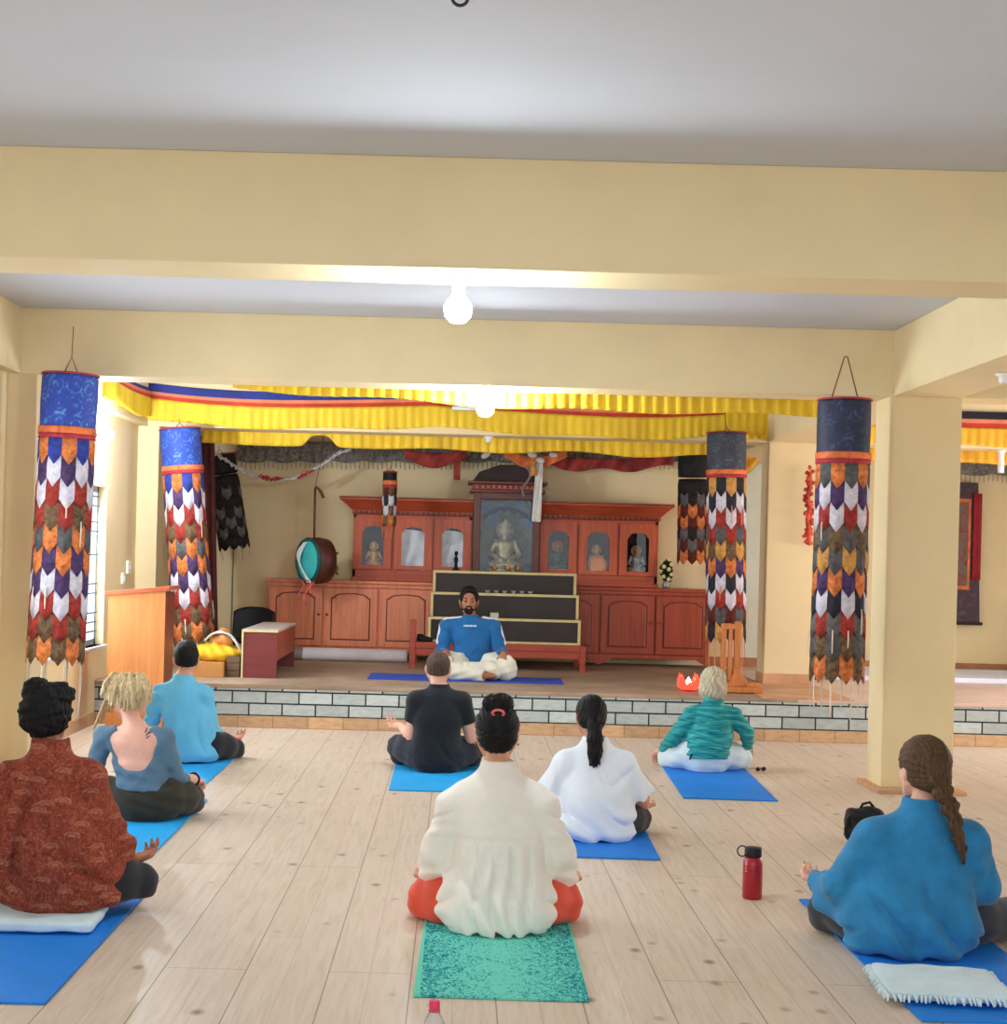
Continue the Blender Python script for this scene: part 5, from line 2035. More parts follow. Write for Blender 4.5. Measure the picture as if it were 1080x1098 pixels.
a, b = on(48, 1078), on(164, 952)
d = b - a
quadmat('yoga_mat', 'blue yoga mat under the person in the rust shawl', matrect(a, 'r', (d.x, d.y), .61, d.length), MBLUE, curl=.02)
b = on(222, 859)
a = on(165, 916)
d = b - a
q0 = matrect(b, 'r', (d.x, d.y), .61, -1.72)
quadmat('yoga_mat', 'blue yoga mat under the woman in the backless blue grey top', [q0[3], q0[2], q0[1], q0[0]], MBLUE2, curl=.02)
a, b = on(220, 842), on(245, 820)
d = b - a
quadmat('yoga_mat', 'bright blue yoga mat under the man in the light blue shirt', matrect(a, 'r', (d.x, d.y), .61, 1.72), MBLUE2)
a, b = on(417, 848), on(426, 813)
d = b - a
quadmat('yoga_mat', 'bright blue yoga mat under the man in the black shirt', matrect(a, 'l', (d.x, d.y), .61, 1.72), MBLUE2)
b, a = on(708, 923), on(693, 893)
d = a - b
quadmat('yoga_mat', 'blue yoga mat under the woman in the loose white shirt', matrect(b, 'r', (d.x, d.y), .60, 1.72), MBLUE)
a, b = on(733, 856.5), on(706.5, 817)
d = b - a
quadmat('yoga_mat', 'blue yoga mat under the woman in the turquoise jacket', matrect(a, 'l', (d.x, d.y), .60, 1.72), MBLUE)
a, b = on(990, 1098), on(857, 966)
d = b - a
q0 = matrect(b, 'l', (d.x, d.y), .62, -1.75)
quadmat('yoga_mat', 'blue yoga mat under the woman in the blue shirt', [q0[3], q0[2], q0[1], q0[0]], MBLUE)
t = NT('green_leaf_towel')
v = t.coords((1, 1, 1))
s_ = t.sep(v)
n0 = t.noise(t.coords((1, .55, 1), rot=(0, 0, .5)), 62, 3, .6, 1.6)
n1 = t.noise(v, 5, 2)
edge = t.math('MULTIPLY', t.math('ABSOLUTE', s_[0]), 3.2)
f0 = t.math('ADD', n0, t.math('MULTIPLY', t.math('SUBTRACT', edge, .55), .16))
col = t.ramp(f0, [(.47, rgb((112, 208, 190))), (.53, rgb((66, 180, 168))), (.60, rgb((16, 120, 138)))])
bord = t.math('GREATER_THAN', t.math('ABSOLUTE', s_[0]), .291)
GT = t.bsdf(t.mix(bord, col, rgb((104, 206, 180))), .85, .15, 0, n0, .3, .004)
a, b = on(443, 1069.5), on(451, 990)
d = b - a
a2 = on(630.5, 1071.5)
w_ = (a2 - a).length
quadmat('yoga_towel', 'green leaf patterned yoga towel under the woman in cream', matrect(a, 'l', (.015, 1), w_, 1.7), GT, cat='yoga towel')
a, b = on(398, 723, ZS), on(606, 733, ZS)
quadmat('yoga_mat', 'royal blue yoga mat on the stage under the teacher', [Vector((-.80, 13.54, 0)), Vector((.98, 13.5, 0)), Vector((.99, 14.11, 0)), Vector((-.80, 14.15, 0))], MBLUE3, base=ZS)


# ---- cushions --------------------------------------------------------------
def cushion(name, label, c, w, dpt, h, mat, rotz=0.0, fringe=None):
    t = thing(name, label, 'cushion', c, rotz)
    f = Field((-w / 2 - .03, -dpt / 2 - .03, -.01), (w / 2 + .03, dpt / 2 + .03, h + .03), .008)

    def fn(x, y, z):
        u, v_ = np.abs(x) / (w / 2), np.abs(y) / (dpt / 2)
        m = np.clip(1 - np.maximum(u, v_) ** 3.0, 0, 1) ** .6
        e = np.maximum(np.abs(x) - w / 2 + .012 * v_ * 0, np.abs(y) - dpt / 2)
        hh = .012 + (h / 2 - .012) * m
        return np.maximum(np.abs(z - h / 2 * .9) - hh, e) * .8
    f.add((fn, V3(-w / 2, -dpt / 2, 0), V3(w / 2, dpt / 2, h)), 0)
    f.warp(lambda x, y, z: .003 * np.sin(x * 30 + y * 14) * np.sin(y * 24 - x * 10))
    f.cut((0, 0, .0), (0, 0, -1))
    f.build('cushion_cover', mat, t)
    if fringe is not None:
        mb = MB()
        rnd_ = random.Random(4)
        for ax in range(4):
            L_ = w if ax % 2 == 0 else dpt
            n = int(L_ / .014)
            for i in range(n + 1):
                u = (i / n - .5) * L_
                o_ = (dpt if ax % 2 == 0 else w) / 2
                sg = 1 if ax < 2 else -1
                p = V3(u, sg * o_ * .985, h * .45) if ax % 2 == 0 else V3(sg * o_ * .985, u, h * .45)
                dr = V3(rnd_.uniform(-.4, .4), sg, 0) if ax % 2 == 0 else V3(sg, rnd_.uniform(-.4, .4), 0)
                ln = rnd_.uniform(.022, .034)
                e_ = p + nrm(dr) * ln
                mb.tube([p, mixp(p, e_, .5) + V3(0, 0, .002), V3(e_[0], e_[1], .012)], [.0055, .006, .004], 5)
        fo = mb.build('fringe', fringe, t)
    return t


CUW = cloth('pale_blue_cotton', (206, 226, 232), .04, 220)
p = on(40, 1003, MATZ)
cushion('cushion', 'flat pale blue cushion under the person in the rust shawl', (p.x - .03, p.y + .17, MATZ + .002), .46, .34, .062, CUW, .03)
p = on(1022, 1082, MATZ)
cushion('cushion', 'pale blue fringed cushion behind the woman in the blue shirt', (p.x + .02, p.y + .205, MATZ + .003), .42, .36, .06, CUW, -.10, cloth('pale_blue_fringe', (214, 232, 238), .05, 200))


# ================================================================= cream blouse woman
def cream():
    P = Person('woman in a loose cream blouse and coral trousers with dark hair in a bun', 533, 1003, MATZ + .002, S_TAN)
    L = P.L
    P.setup(L(533, 785, .03), (4, 0, 0), L(482, 852), L(586, 853), L(473, 912, .04), L(596, 916, .05), L(462, 942, .20), L(606, 945, .20), L(459, 964, .17), L(603, 966, .17), hs=1.03)
    P.hands = [(P.wr[0], V3(-.05, .5, -.05), V3(0, 0, 1), -1, 16, True), (P.wr[1], V3(.05, .5, -.05), V3(0, 0, 1), 1, 16, True)]
    P.body()
    nz = P.neckz
    P.trousers(cloth('coral_cotton', (226, 84, 62), .06, 200), .02, folds=.006)
    f = Field((-.42, -.24, -.01), (.42, .42, .72), .007)
    cx = P.sh[1][0] + P.sh[0][0]
    f.add(P.rows([(.0, .212, .182), (.03, .232, .19), (.09, .25, .186), (.17, .23, .166), (.28, .195, .14), (nz - .14, .19, .132)], .018, .0), 0)
    for q in (0, 1):
        f.add(cone(V3(P.mid[0], P.mid[1], P.cz - .055), P.sh[q], .058, .068), .03)
        f.add(cone(P.sh[q], P.el[q], .068, .078), .025)
        f.add(cone(P.el[q], mixp(P.el[q], P.wr[q], .75), .078, .068, True), .015)
    f.sub(ell((P.mid[0], P.mid[1] + .012, P.cz + .032), (.056, .062, .03)), .005)

    def folds(x, y, z):
        yoke = nz - .13
        m = np.clip((yoke - z) * 14, 0, 1)
        back = np.clip(-y * 12, 0, 1)
        g = m * back * np.exp(-(x / .15) ** 4) * .0095 * np.sin(x * 105 + 3.0 * np.sin(z * 8) + 1.5 * np.sin(z * 17 + x * 9))
        seam = .007 * np.exp(-((z - yoke + .12 * x * x) / .006) ** 2) * back
        low = np.clip((.30 - z) * 5, 0, 1) * .010 * np.sin(38 * z + 30 * x + 4 * np.sin(x * 9)) * np.clip((.34 - z) * 8, 0, 1)
        arm = np.clip((np.abs(x) - .18) * 20, 0, 1) * .010 * np.sin(52 * z + 30 * y + 2 * np.sin(z * 30))
        g2 = m * back * np.exp(-(x / .16) ** 4) * .018 * crease(x * 44 + 1.2 * np.sin(z * 7) + .5 * np.sin(z * 19))
        dg = back * .022 * crease(11 * z + 9 * x + 1.2 * np.sin(x * 8), 3) * np.clip((.36 - z) * 6, 0, 1) * np.clip(z * 12, 0, 1)
        ar = np.clip((np.abs(x) - .17) * 18, 0, 1) * .024 * crease(16 * z + 14 * np.abs(x) + 1.5 * np.sin(z * 12), 3)
        return (g + low + arm) * .6 + seam + g2 + dg + ar
    f.warp(folds)
    f.cut((0, 0, .0), (0, 0, -1))
    P.part(f, 'blouse', cloth('cream_linen', (244, 237, 228), .03, 300, .9, 6))
    f = HF(P, (-.16, -.2, -.16), (.16, .16, .2))
    cap(P, f, .014, -.085)
    f.add(P.hd(ell((.0, -.05, .112), (.056, .05, .042))), .015)
    f.add(P.hd(ell((.026, -.062, .122), (.036, .032, .03))), .01)
    f.add(P.hd(ell((-.022, -.06, .11), (.042, .034, .03))), .01)
    f.warp(grooves(P, .0028, 40, 'x'))
    P.part(f, 'hair', H_BLK)
    rd = random.Random(9)
    mb = MB()
    for i in range(60):
        a = rd.uniform(0, 6.28)
        e = rd.uniform(-.2, 1.2)
        d = V3(math.cos(a) * math.cos(e), math.sin(a) * math.cos(e) * .8, math.sin(e))
        tn = nrm(np.cross(d, V3(rd.uniform(-1, 1), rd.uniform(-1, 1), rd.uniform(-1, 1))))
        c0 = V3(.0, -.054, .112)
        pts = [c0 + d * V3(.05, .045, .036) * (1 + .28 * math.sin(u * PI)) + tn * (u - .5) * .05 for u in (0, .25, .5, .75, 1)]
        mb.tube([P.hp(*q) for q in pts], [.002, .0022, .0022, .002, .001], 4)
    mb.build('loose_hair', H_BLK, P.o)
    mb = MB()
    mb.tube([P.hp(.022 * math.cos(a), -.106 - .004 * math.cos(a * 2), .078 + .012 * math.sin(a)) for a in [i * PI / 10 for i in range(20)]], .006, 6, True)
    mb.build('hair_tie', M('pink_hair_tie', (206, 96, 104), .7, .05, 20), P.o)
    for q in (-1, 1):
        MB().ball(P.hp(q * .084, -.004, -.046), .006, 1).build('earring', BRASS, P.o)


# ================================================================= rust shawl person
def shawl():
    P = Person('person with short black hair wrapped in a rust patterned shawl', 52, 980, .062, S_BRN)
    L = P.L
    P.setup(L(51, 766, .04), (2, 0, 0), L(12, 828), L(96, 828), L(-12, 893, .08), L(116, 896, .08), L(-34, 922, .26), L(142, 922, .26), L(-48, 945, .24), L(146, 946, .22), hs=1.0)
    P.hands = [(P.wr[0], V3(-.25, .5, .05), V3(0, 0, 1), -1, 22, True), (P.wr[1], V3(.42, .5, .10), V3(-.2, -.15, 1), 1, 24, True)]
    P.body()
    nz = P.neckz
    P.trousers(cloth('black_jersey', (30, 31, 38), .1, 220), .016, folds=.004)
    f = Field((-.5, -.3, -.02), (.5, .5, .84), .008)
    f.add(P.rows([(.0, .19, .15), (.05, .215, .175), (.16, .235, .19), (.30, .225, .175), (nz - .14, .215, .15)], .028, .02), 0)
    for q in (0, 1):
        s = (-1, 1)[q]
        f.add(cone(V3(P.mid[0], P.mid[1], P.cz - .055), P.sh[q], .058, .072), .03)
        f.add(cone(P.sh[q], P.el[q], .075, .085), .05)
        f.add(cone(P.el[q], mixp(P.el[q], P.wr[q], .62), .085, .055, True), .03)
        f.add(cone(mixp(P.el[q], P.wr[q], .45), V3(s * .21, .02, .04), .05, .04), .07)
    ridge = [(-.062, -.062, P.cz + .0), (-.10, -.10, P.cz - .07), (-.135, -.138, nz - .06), (-.155, -.165, .33), (-.165, -.185, .18)]
    for a_, b_ in zip(ridge, ridge[1:]):
        f.add(cone(a_, b_, .026, .026), .012)
    f.sub(ell((P.mid[0], P.mid[1] + .012, P.cz + .032), (.056, .062, .03)), .005)
    f.warp(lambda x, y, z: .028 * crease(9 * x + 6 * z + 1.3 * np.sin(5 * z), 3) * np.clip((nz - .02 - z) * 4, 0, 1) * np.clip(z * 6, 0, 1) + .014 * crease(14 * z - 12 * np.abs(x) + 2, 3) * np.clip((np.abs(x) - .14) * 8, 0, 1))
    f.warp(lambda x, y, z: .004 * np.sin(30 * x + 16 * z + 3 * np.sin(7 * z)) * np.clip(z * 5, 0, 1) + .004 * np.sin(70 * z - 40 * np.abs(x) + 5) * np.clip((np.abs(x) - .12) * 8, 0, 1))
    f.cut((0, 0, .004), (0, 0, -1))
    # paisley print
    t = NT('rust_paisley_print')
    v = t.coords((1, 1, 1))
    s = t.sep(v)
    cb = t.n('ShaderNodeCombineXYZ')
    t.l(t.math('ADD', s[0], t.math('MULTIPLY', s[1], .35)), cb.inputs[0])
    t.l(t.math('MULTIPLY', s[2], 1.25), cb.inputs[1])
    vo = t.n('ShaderNodeTexVoronoi', voronoi_dimensions='2D')
    vo.inputs['Scale'].default_value = 9.5
    vo.inputs['Randomness'].default_value = .8
    t.l(cb.outputs[0], vo.inputs['Vector'])
    dif = t.n('ShaderNodeVectorMath', operation='SUBTRACT')
    sc = t.n('ShaderNodeVectorMath', operation='SCALE')
    sc.inputs['Scale'].default_value = 1.0
    t.l(cb.outputs[0], dif.inputs[0])
    t.l(vo.outputs['Position'], dif.inputs[1])
    dd = t.sep(dif.outputs[0])
    lx = t.math('MULTIPLY', dd[0], 26.0)
    ly = t.math('MULTIPLY', dd[1], 40.0)
    arc = t.math('ADD', t.math('MULTIPLY', lx, lx), t.math('MULTIPLY', ly, ly))
    ringm = t.math('MULTIPLY', t.math('LESS_THAN', t.math('ABSOLUTE', t.math('SUBTRACT', arc, .62)), .26), t.math('GREATER_THAN', t.math('ADD', ly, t.math('MULTIPLY', lx, .35)), -.12))
    inner = t.math('MULTIPLY', t.math('LESS_THAN', arc, .22), t.math('GREATER_THAN', ly, -.1))
    n1 = t.noise(v, 110, 3, .7)
    n2 = t.noise(v, 30, 4, .7, 1.5)
    base = t.ramp(n2, [(.32, rgb((100, 44, 36))), (.5, rgb((132, 60, 46))), (.68, rgb((158, 82, 60)))])
    speck = t.ramp(n1, [(.56, (0, 0, 0)), (.64, (1, 1, 1))])
    c1 = t.mix(t.math('MULTIPLY', speck, .45), base, rgb((196, 128, 96)))
    hatch = t.math('GREATER_THAN', t.math('SINE', t.math('MULTIPLY', t.math('ADD', lx, ly), 22.0)), -.35)
    c2 = t.mix(t.math('MULTIPLY', t.math('MAXIMUM', t.math('MULTIPLY', ringm, hatch), t.math('MULTIPLY', inner, .7)), .38), c1, rgb((206, 148, 116)))
    t.bsdf(c2, .9, .15, 0, n1, .35, .004)
    P.part(f, 'shawl', t.m)
    f = HF(P, (-.18, -.2, -.2), (.18, .18, .22))
    cap(P, f, .026, -.095)
    f.add(P.hd(ell((-.04, -.02, .10), (.058, .06, .045))), .02)
    f.add(P.hd(ell((.05, -.02, .085), (.062, .06, .045))), .02)
    f.add(P.hd(ell((0, -.06, -.0), (.095, .07, .08))), .03)
    f.warp(lambda x, y, z: .006 * np.sin(42 * x + 3 * np.sin(60 * z)) * np.sin(36 * z + 20 * y))
    f.warp(grooves(P, .003, 34))
    P.part(f, 'hair', H_BLK)


# ================================================================= blonde woman, low back top
def blonde():
    tat = on(163, 779)
    P = Person('woman with tied blond dreadlocks in a backless blue grey top', 152, 882, MATZ + .002, S_FAIR)
    L = P.L
    P.setup(L(140, 750, .10), (16, 8, 3), L(110, 784, .02), L(178, 785, .02), L(98, 832, .08), L(190, 836, .06), L(88, 842, .26), L(208, 836, .22), L(92, 856, .24), L(203, 856, .22), hs=1.06)
    P.hands = [(P.wr[0], V3(-.12, .5, -.1), V3(0, 0, -1), -1, 20, False), (P.wr[1], V3(.10, .5, -.12), V3(0, 0, -1), 1, 22, False)]
    P.body()
    # tattoo on the right shoulder blade
    nz = P.neckz
    pt_ = P.L(157, 787, -.02)
    t = P.trousers(cloth('olive_black_cotton', (52, 50, 42), .12, 180), .018, folds=.006)
    f = Field((-.36, -.22, .08), (.36, .42, .72), .006)
    P.torso(f, .010)
    for q in (0, 1):
        f.add(cone(P.sh[q], P.el[q], .058, .050), .02)
        f.add(cone(P.el[q], mixp(P.el[q], P.wr[q], .35), .050, .047, True), .01)
    f.sub(ell((P.mid[0] + .012, -.17, nz + .01), (.215, .168, .20)), .006)
    f.sub(ell((P.mid[0], -.01, P.cz + .035), (.125, .15, .085)), .006)
    f.cut((0, 0, .165), (0, 0, -1))
    f.warp(lambda x, y, z: .003 * np.sin(95 * z + 14 * x) * np.clip((.36 - z) * 9, 0, 1) + .002 * np.sin(70 * (np.abs(x) + z)))
    P.part(f, 'top', cloth('blue_grey_jersey', (92, 122, 146), .05, 260))
    f = HF(P, (-.2, -.22, -.2), (.2, .2, .2))
    cap(P, f, .012, -.06)
    rd = random.Random(12)
    kn = V3(-.01, -.088, .078)
    f.add(P.hd(ell(kn, (.062, .045, .045))), .015)
    for i in range(22):
        a = -PI * .15 + PI * 1.3 * i / 21
        r = .098
        p = V3(r * math.cos(a), .01, .03 + r * .98 * math.sin(a))
        q = V3(p[0] * .7, -.075, .03 + (p[2] - .03) * .8)
        f.add(P.hd(cone(p, q, .010, .010)), .004)
        f.add(P.hd(cone(q, kn, .010, .009)), .004)
    for i in range(34):
        u = (i % 17) / 16 * 2 - 1 + rd.uniform(-.05, .05)
        ln = rd.uniform(.13, .20) * (1 - .35 * abs(u))
        p = kn + V3(.045 * u, -.022 - .012 * (i // 17), rd.uniform(-.005, .03))
        m = p + V3(.035 * u, -.030, .006)
        e = m + V3(.045 * u + rd.uniform(-.012, .012), .012 + rd.uniform(-.01, .02), -ln)
        mm = (m + e) / 2 + V3(.012 * u, -.016, .0)
        rr = rd.uniform(.0075, .0105)
        f.add(P.hd(cone(p, m, rr, rr)), .003)
        f.add(P.hd(cone(m, mm, rr, rr)), .003)
        f.add(P.hd(cone(mm, e, rr, rr * .65)), .003)
    for i in range(7):
        p = V3(-.06 - .006 * i, -.03 + .012 * i, .06 - .02 * i)
        m = p + V3(-.045, -.02, -.0)
        e = m + V3(-.015 - .004 * i, .0, -.06 - .008 * i)
        f.add(P.hd(cone(p, m, .009, .009)), .004)
        f.add(P.hd(cone(m, e, .009, .006)), .004)
    f.warp(lambda x, y, z: .0012 * np.sin(300 * z + 100 * x) * np.sin(260 * x))
    P.part(f, 'dreadlocks', H_BLD)
    MB().tube([P.wr[1] + mixp(V3(0, 0, 0), (P.el[1] - P.wr[1]), .06) + V3(.0, .0, 0) + (V3(math.cos(a), 0, 0) * .033 + V3(0, .25, .97) * math.sin(a) * .033) for a in [i * PI / 10 for i in range(20)]], .009, 6, True).build('wristwatch', BLACK, P.o)
    MB().ball(P.wr[1] + V3(0, -.005, .036), (.018, .018, .008), 2).build('watch_face', BLACK, P.o)
    # the tattoo: three leaf strokes lying on the skin
    bm_pts = []
    inv = P.o
    dg = bpy.context.evaluated_depsgraph_get()
    mb = MB()
    for (ox, oz, dx, dz) in ((0, 0, .02, .03), (.008, .012, .024, .012), (-.004, .016, .006, .03), (.004, -.012, .018, .016)):
        pts = []
        for k in range(5):
            x, z = pt_[0] + ox + dx * k / 4, pt_[2] + oz - .01 + dz * k / 4
            ok, loc, nn, _ = P.o.ray_cast(Vector((x, -.6, z)), Vector((0, 1, 0)))
            if ok:
                pts.append(loc + nn * -.001)
        if len(pts) == 5:
            mb.tube(pts, [.002, .0045, .005, .004, .0015], 5)
    if len(mb.b.verts):
        mb.build('tattoo', M('tattoo_ink', (96, 98, 112), .6, .1, 20), P.o)
    else:
        mb.b.free()


# ================================================================= man in light blue
def blueman():
    P = Person('man in a light blue long sleeved shirt with short black hair', 204, 819, MATZ + .002, S_TAN)
    L = P.L
    P.setup(L(199.5, 706, .05), (0, 14, 0), L(171, 739), L(221, 740), L(158, 785, .06), L(227, 785, .06), L(148, 795, .26), L(247, 793, .28), L(152, 803, .26), L(250, 803, .28), hs=1.02, male=True)
    P.hands = [(P.wr[0], V3(-.3, .5, 0), V3(0, 0, 1), -1, 20, True), (P.wr[1], V3(.38, .5, .06), V3(-.1, -.2, 1), 1, 22, True)]
    P.body()
    nz = P.neckz
    P.trousers(cloth('navy_black_jersey', (26, 28, 38), .1, 220), .014, folds=.003)
    f = Field((-.4, -.24, -.01), (.4, .42, .74), .007)
    f.add(P.rows([(.012, .165, .15), (.06, .19, .16), (.16, .185, .15), (.28, .178, .135), (nz - .14, .188, .128)], .017), 0)
    for q in (0, 1):
        f.add(cone(V3(P.mid[0], P.mid[1], P.cz - .055), P.sh[q], .058, .066), .03)
        f.add(cone(P.sh[q], P.el[q], .066, .058), .02)
        f.add(cone(P.el[q], mixp(P.el[q], P.wr[q], .30), .058, .052, True), .01)
    f.sub(ell((P.mid[0], P.mid[1] + .012, P.cz + .032), (.056, .062, .03)), .005)
    f.warp(lambda x, y, z: .022 * crease(17 * x + 4 * z + np.sin(z * 8) + .5, 2.5) * np.clip((nz - .03 - z) * 5, 0, 1) * np.clip(-y * 10 + .3, 0, 1) * np.clip((z - .05) * 9, 0, 1) + .012 * crease(20 * z + 10 * y, 3) * np.clip((np.abs(x) - .19) * 16, 0, 1))
    f.warp(lambda x, y, z: .003 * np.sin(34 * x + 10 * z + 2 * np.sin(z * 11)) * np.clip((nz - .06 - z) * 6, 0, 1) * np.clip(-y * 10 + .3, 0, 1) + .005 * np.sin(80 * z + 30 * y) * np.clip((np.abs(x) - .19) * 16, 0, 1))
    P.part(f, 'shirt', cloth('light_blue_jersey', (104, 184, 220), .05, 240))
    f = HF(P, (-.16, -.18, -.16), (.16, .16, .18))
    cap(P, f, .008, -.05)
    f.add(P.hd(ell((0, .015, .085), (.062, .075, .045))), .02)
    f.warp(grooves(P, .002, 40))
    P.part(f, 'hair', H_BLK)


# ================================================================= man in black
def blackman():
    P = Person('man in a black short sleeved shirt with cropped brown hair', 467, 829, MATZ + .002, S_FAIR)
    L = P.L
    P.setup(L(470, 716, .05), (4, 0, 0), L(445, 746), L(497, 747), L(441, 789, .06), L(505, 791, .06), L(430, 779, .27), L(512, 785, .27), L(436, 803, .26), L(504, 804, .26), hs=1.02, male=True)
    P.kn = (V3(-.26, .27, .125), V3(.25, .27, .125))
    P.hands = [(P.wr[0], V3(-.42, .45, .06), V3(-.1, -.4, 1), -1, 26, True), (P.wr[1], V3(.2, .5, .05), V3(0, -.2, 1), 1, 24, True)]
    P.body()
    nz = P.neckz
    P.trousers(cloth('navy_cotton', (30, 34, 50), .1, 200), .02, folds=.006)
    f = Field((-.4, -.24, -.01), (.4, .3, .74), .007)
    f.add(P.rows([(.004, .155, .145), (.06, .188, .16), (.16, .182, .148), (.28, .168, .13), (nz - .14, .185, .13)], .017), 0)
    for q in (0, 1):
        f.add(cone(V3(P.mid[0], P.mid[1], P.cz - .055), P.sh[q], .058, .07), .03)
        f.add(cone(P.sh[q], mixp(P.sh[q], P.el[q], .58), .07, .068, True), .02)
    f.sub(ell((P.mid[0], P.mid[1] + .012, P.cz + .032), (.056, .062, .03)), .005)
    f.warp(lambda x, y, z: .012 * crease(13 * z + 6 * x + 1.5 * np.sin(x * 11), 3) * np.clip((.36 - z) * 5, 0, 1) * np.clip((z - .03) * 9, 0, 1))
    f.warp(lambda x, y, z: .005 * np.sin(30 * x + 12 * z + 2 * np.sin(z * 13)) * np.clip((nz - .1 - z) * 6, 0, 1))
    f.cut((0, 0, .0), (0, 0, -1))
    P.part(f, 'shirt', cloth('black_jersey_shirt', (30, 33, 40), .1, 240))
    f = HF(P, (-.16, -.18, -.16), (.16, .16, .18))
    cap(P, f, .0045, -.055)
    f.warp(grooves(P, .001, 60))
    P.part(f, 'hair', H_GRB)


# ================================================================= white T-shirt woman
def whitetee():
    P = Person('woman in a loose white shirt with a long black ponytail', 640, 903, MATZ + .002, S_OLV)
    L = P.L
    P.setup(L(634, 768, .05), (5, 0, 0), L(604, 812), L(672, 813), L(591, 850, .06), L(687, 856, .07), L(590, 868, .24), L(690, 864, .24), L(588, 880, .24), L(681, 878, .24), hs=.98)
    P.hands = [(P.wr[0], V3(-.1, .5, -.1), V3(0, 0, 1), -1, 22, True), (P.wr[1], V3(.05, .5, -.08), V3(0, 0, 1), 1, 22, True)]
    P.body()
    nz = P.neckz
    P.trousers(cloth('black_cotton', (34, 34, 40), .1, 200), .018, folds=.004)
    f = Field((-.42, -.26, -.01), (.42, .36, .68), .007)
    f.add(P.rows([(.0, .19, .165), (.04, .225, .185), (.12, .225, .182), (.24, .208, .16), (nz - .14, .195, .135)], .018), 0)
    for q in (0, 1):
        f.add(cone(V3(P.mid[0], P.mid[1], P.cz - .055), P.sh[q], .058, .066), .03)
        m = mixp(P.sh[q], P.el[q], .92)
        f.add(cone(P.sh[q], m, .07, .085, True), .035)
    f.sub(ell((P.mid[0], P.mid[1] + .012, P.cz + .032), (.056, .062, .03)), .005)
    f.warp(lambda x, y, z: .028 * crease(15 * x - 8 * z * np.tanh(x * 14) + .8 * np.sin(z * 9) + .4, 2.5) * np.clip((.46 - z) * 5, 0, 1) * np.clip(-y * 9 + .2, 0, 1) * np.clip((z - .06) * 9, 0, 1) + .024 * crease(14 * z + 6 * x + np.sin(x * 12), 3) * np.clip((.25 - z) * 7, 0, 1) * np.clip(z * 14, 0, 1))
    f.warp(lambda x, y, z: .006 * np.sin(28 * x - 20 * z * np.tanh(x * 14) + 2 * np.sin(z * 9)) * np.clip((.42 - z) * 5, 0, 1) * np.clip(-y * 9 + .2, 0, 1) + .009 * np.sin(46 * z + 16 * x + 3 * np.sin(x * 12)) * np.clip((.24 - z) * 7, 0, 1) + .006 * np.sin(70 * np.abs(x) + 26 * z) * np.clip((np.abs(x) - .17) * 14, 0, 1))
    f.cut((0, 0, .0), (0, 0, -1))
    P.part(f, 'shirt', cloth('white_jersey', (232, 240, 252), .02, 240))
    f = HF(P, (-.18, -.26, -.42), (.18, .18, .18))
    f2 = HF(P, (-.18, -.26, -.42), (.18, .18, .18))
    cap(P, f, .013, -.07)
    f.add(P.hd(ell((.0, -.10, -.01), (.04, .035, .035))), .02)
    pts = [(.002, -.115, -.015, .026), (.006, -.150, -.055, .036), (.010, -.160, -.12, .043), (.012, -.150, -.19, .040), (.010, -.145, -.24, .028)]
    for a_, b_ in zip(pts, pts[1:]):
        f.add(P.hd(cone(a_[:3], b_[:3], a_[3], b_[3])), .015)
    for q in (-.018, -.004, .010, .022):
        f.add(P.hd(cone((q + .008, -.147, -.20), (q * 1.25 + .01, -.142, -.262 - .012 * math.cos(q * 90)), .018, .006)), .008)
    f.warp(grooves(P, .0016, 48, 'x'))
    f.warp(lambda x, y, z: .0015 * np.sin(330 * x + 8 * np.sin(z * 14)))
    P.part(f, 'ponytail_hair', H_BLK)
    MB().tube([P.hp(.030 * math.cos(a) + .003, -.124 - .012 * math.sin(a), -.028 + .028 * math.sin(a) * .5) for a in [i * PI / 10 for i in range(20)]], .007, 6, True).build('hair_tie', BLACK, P.o)


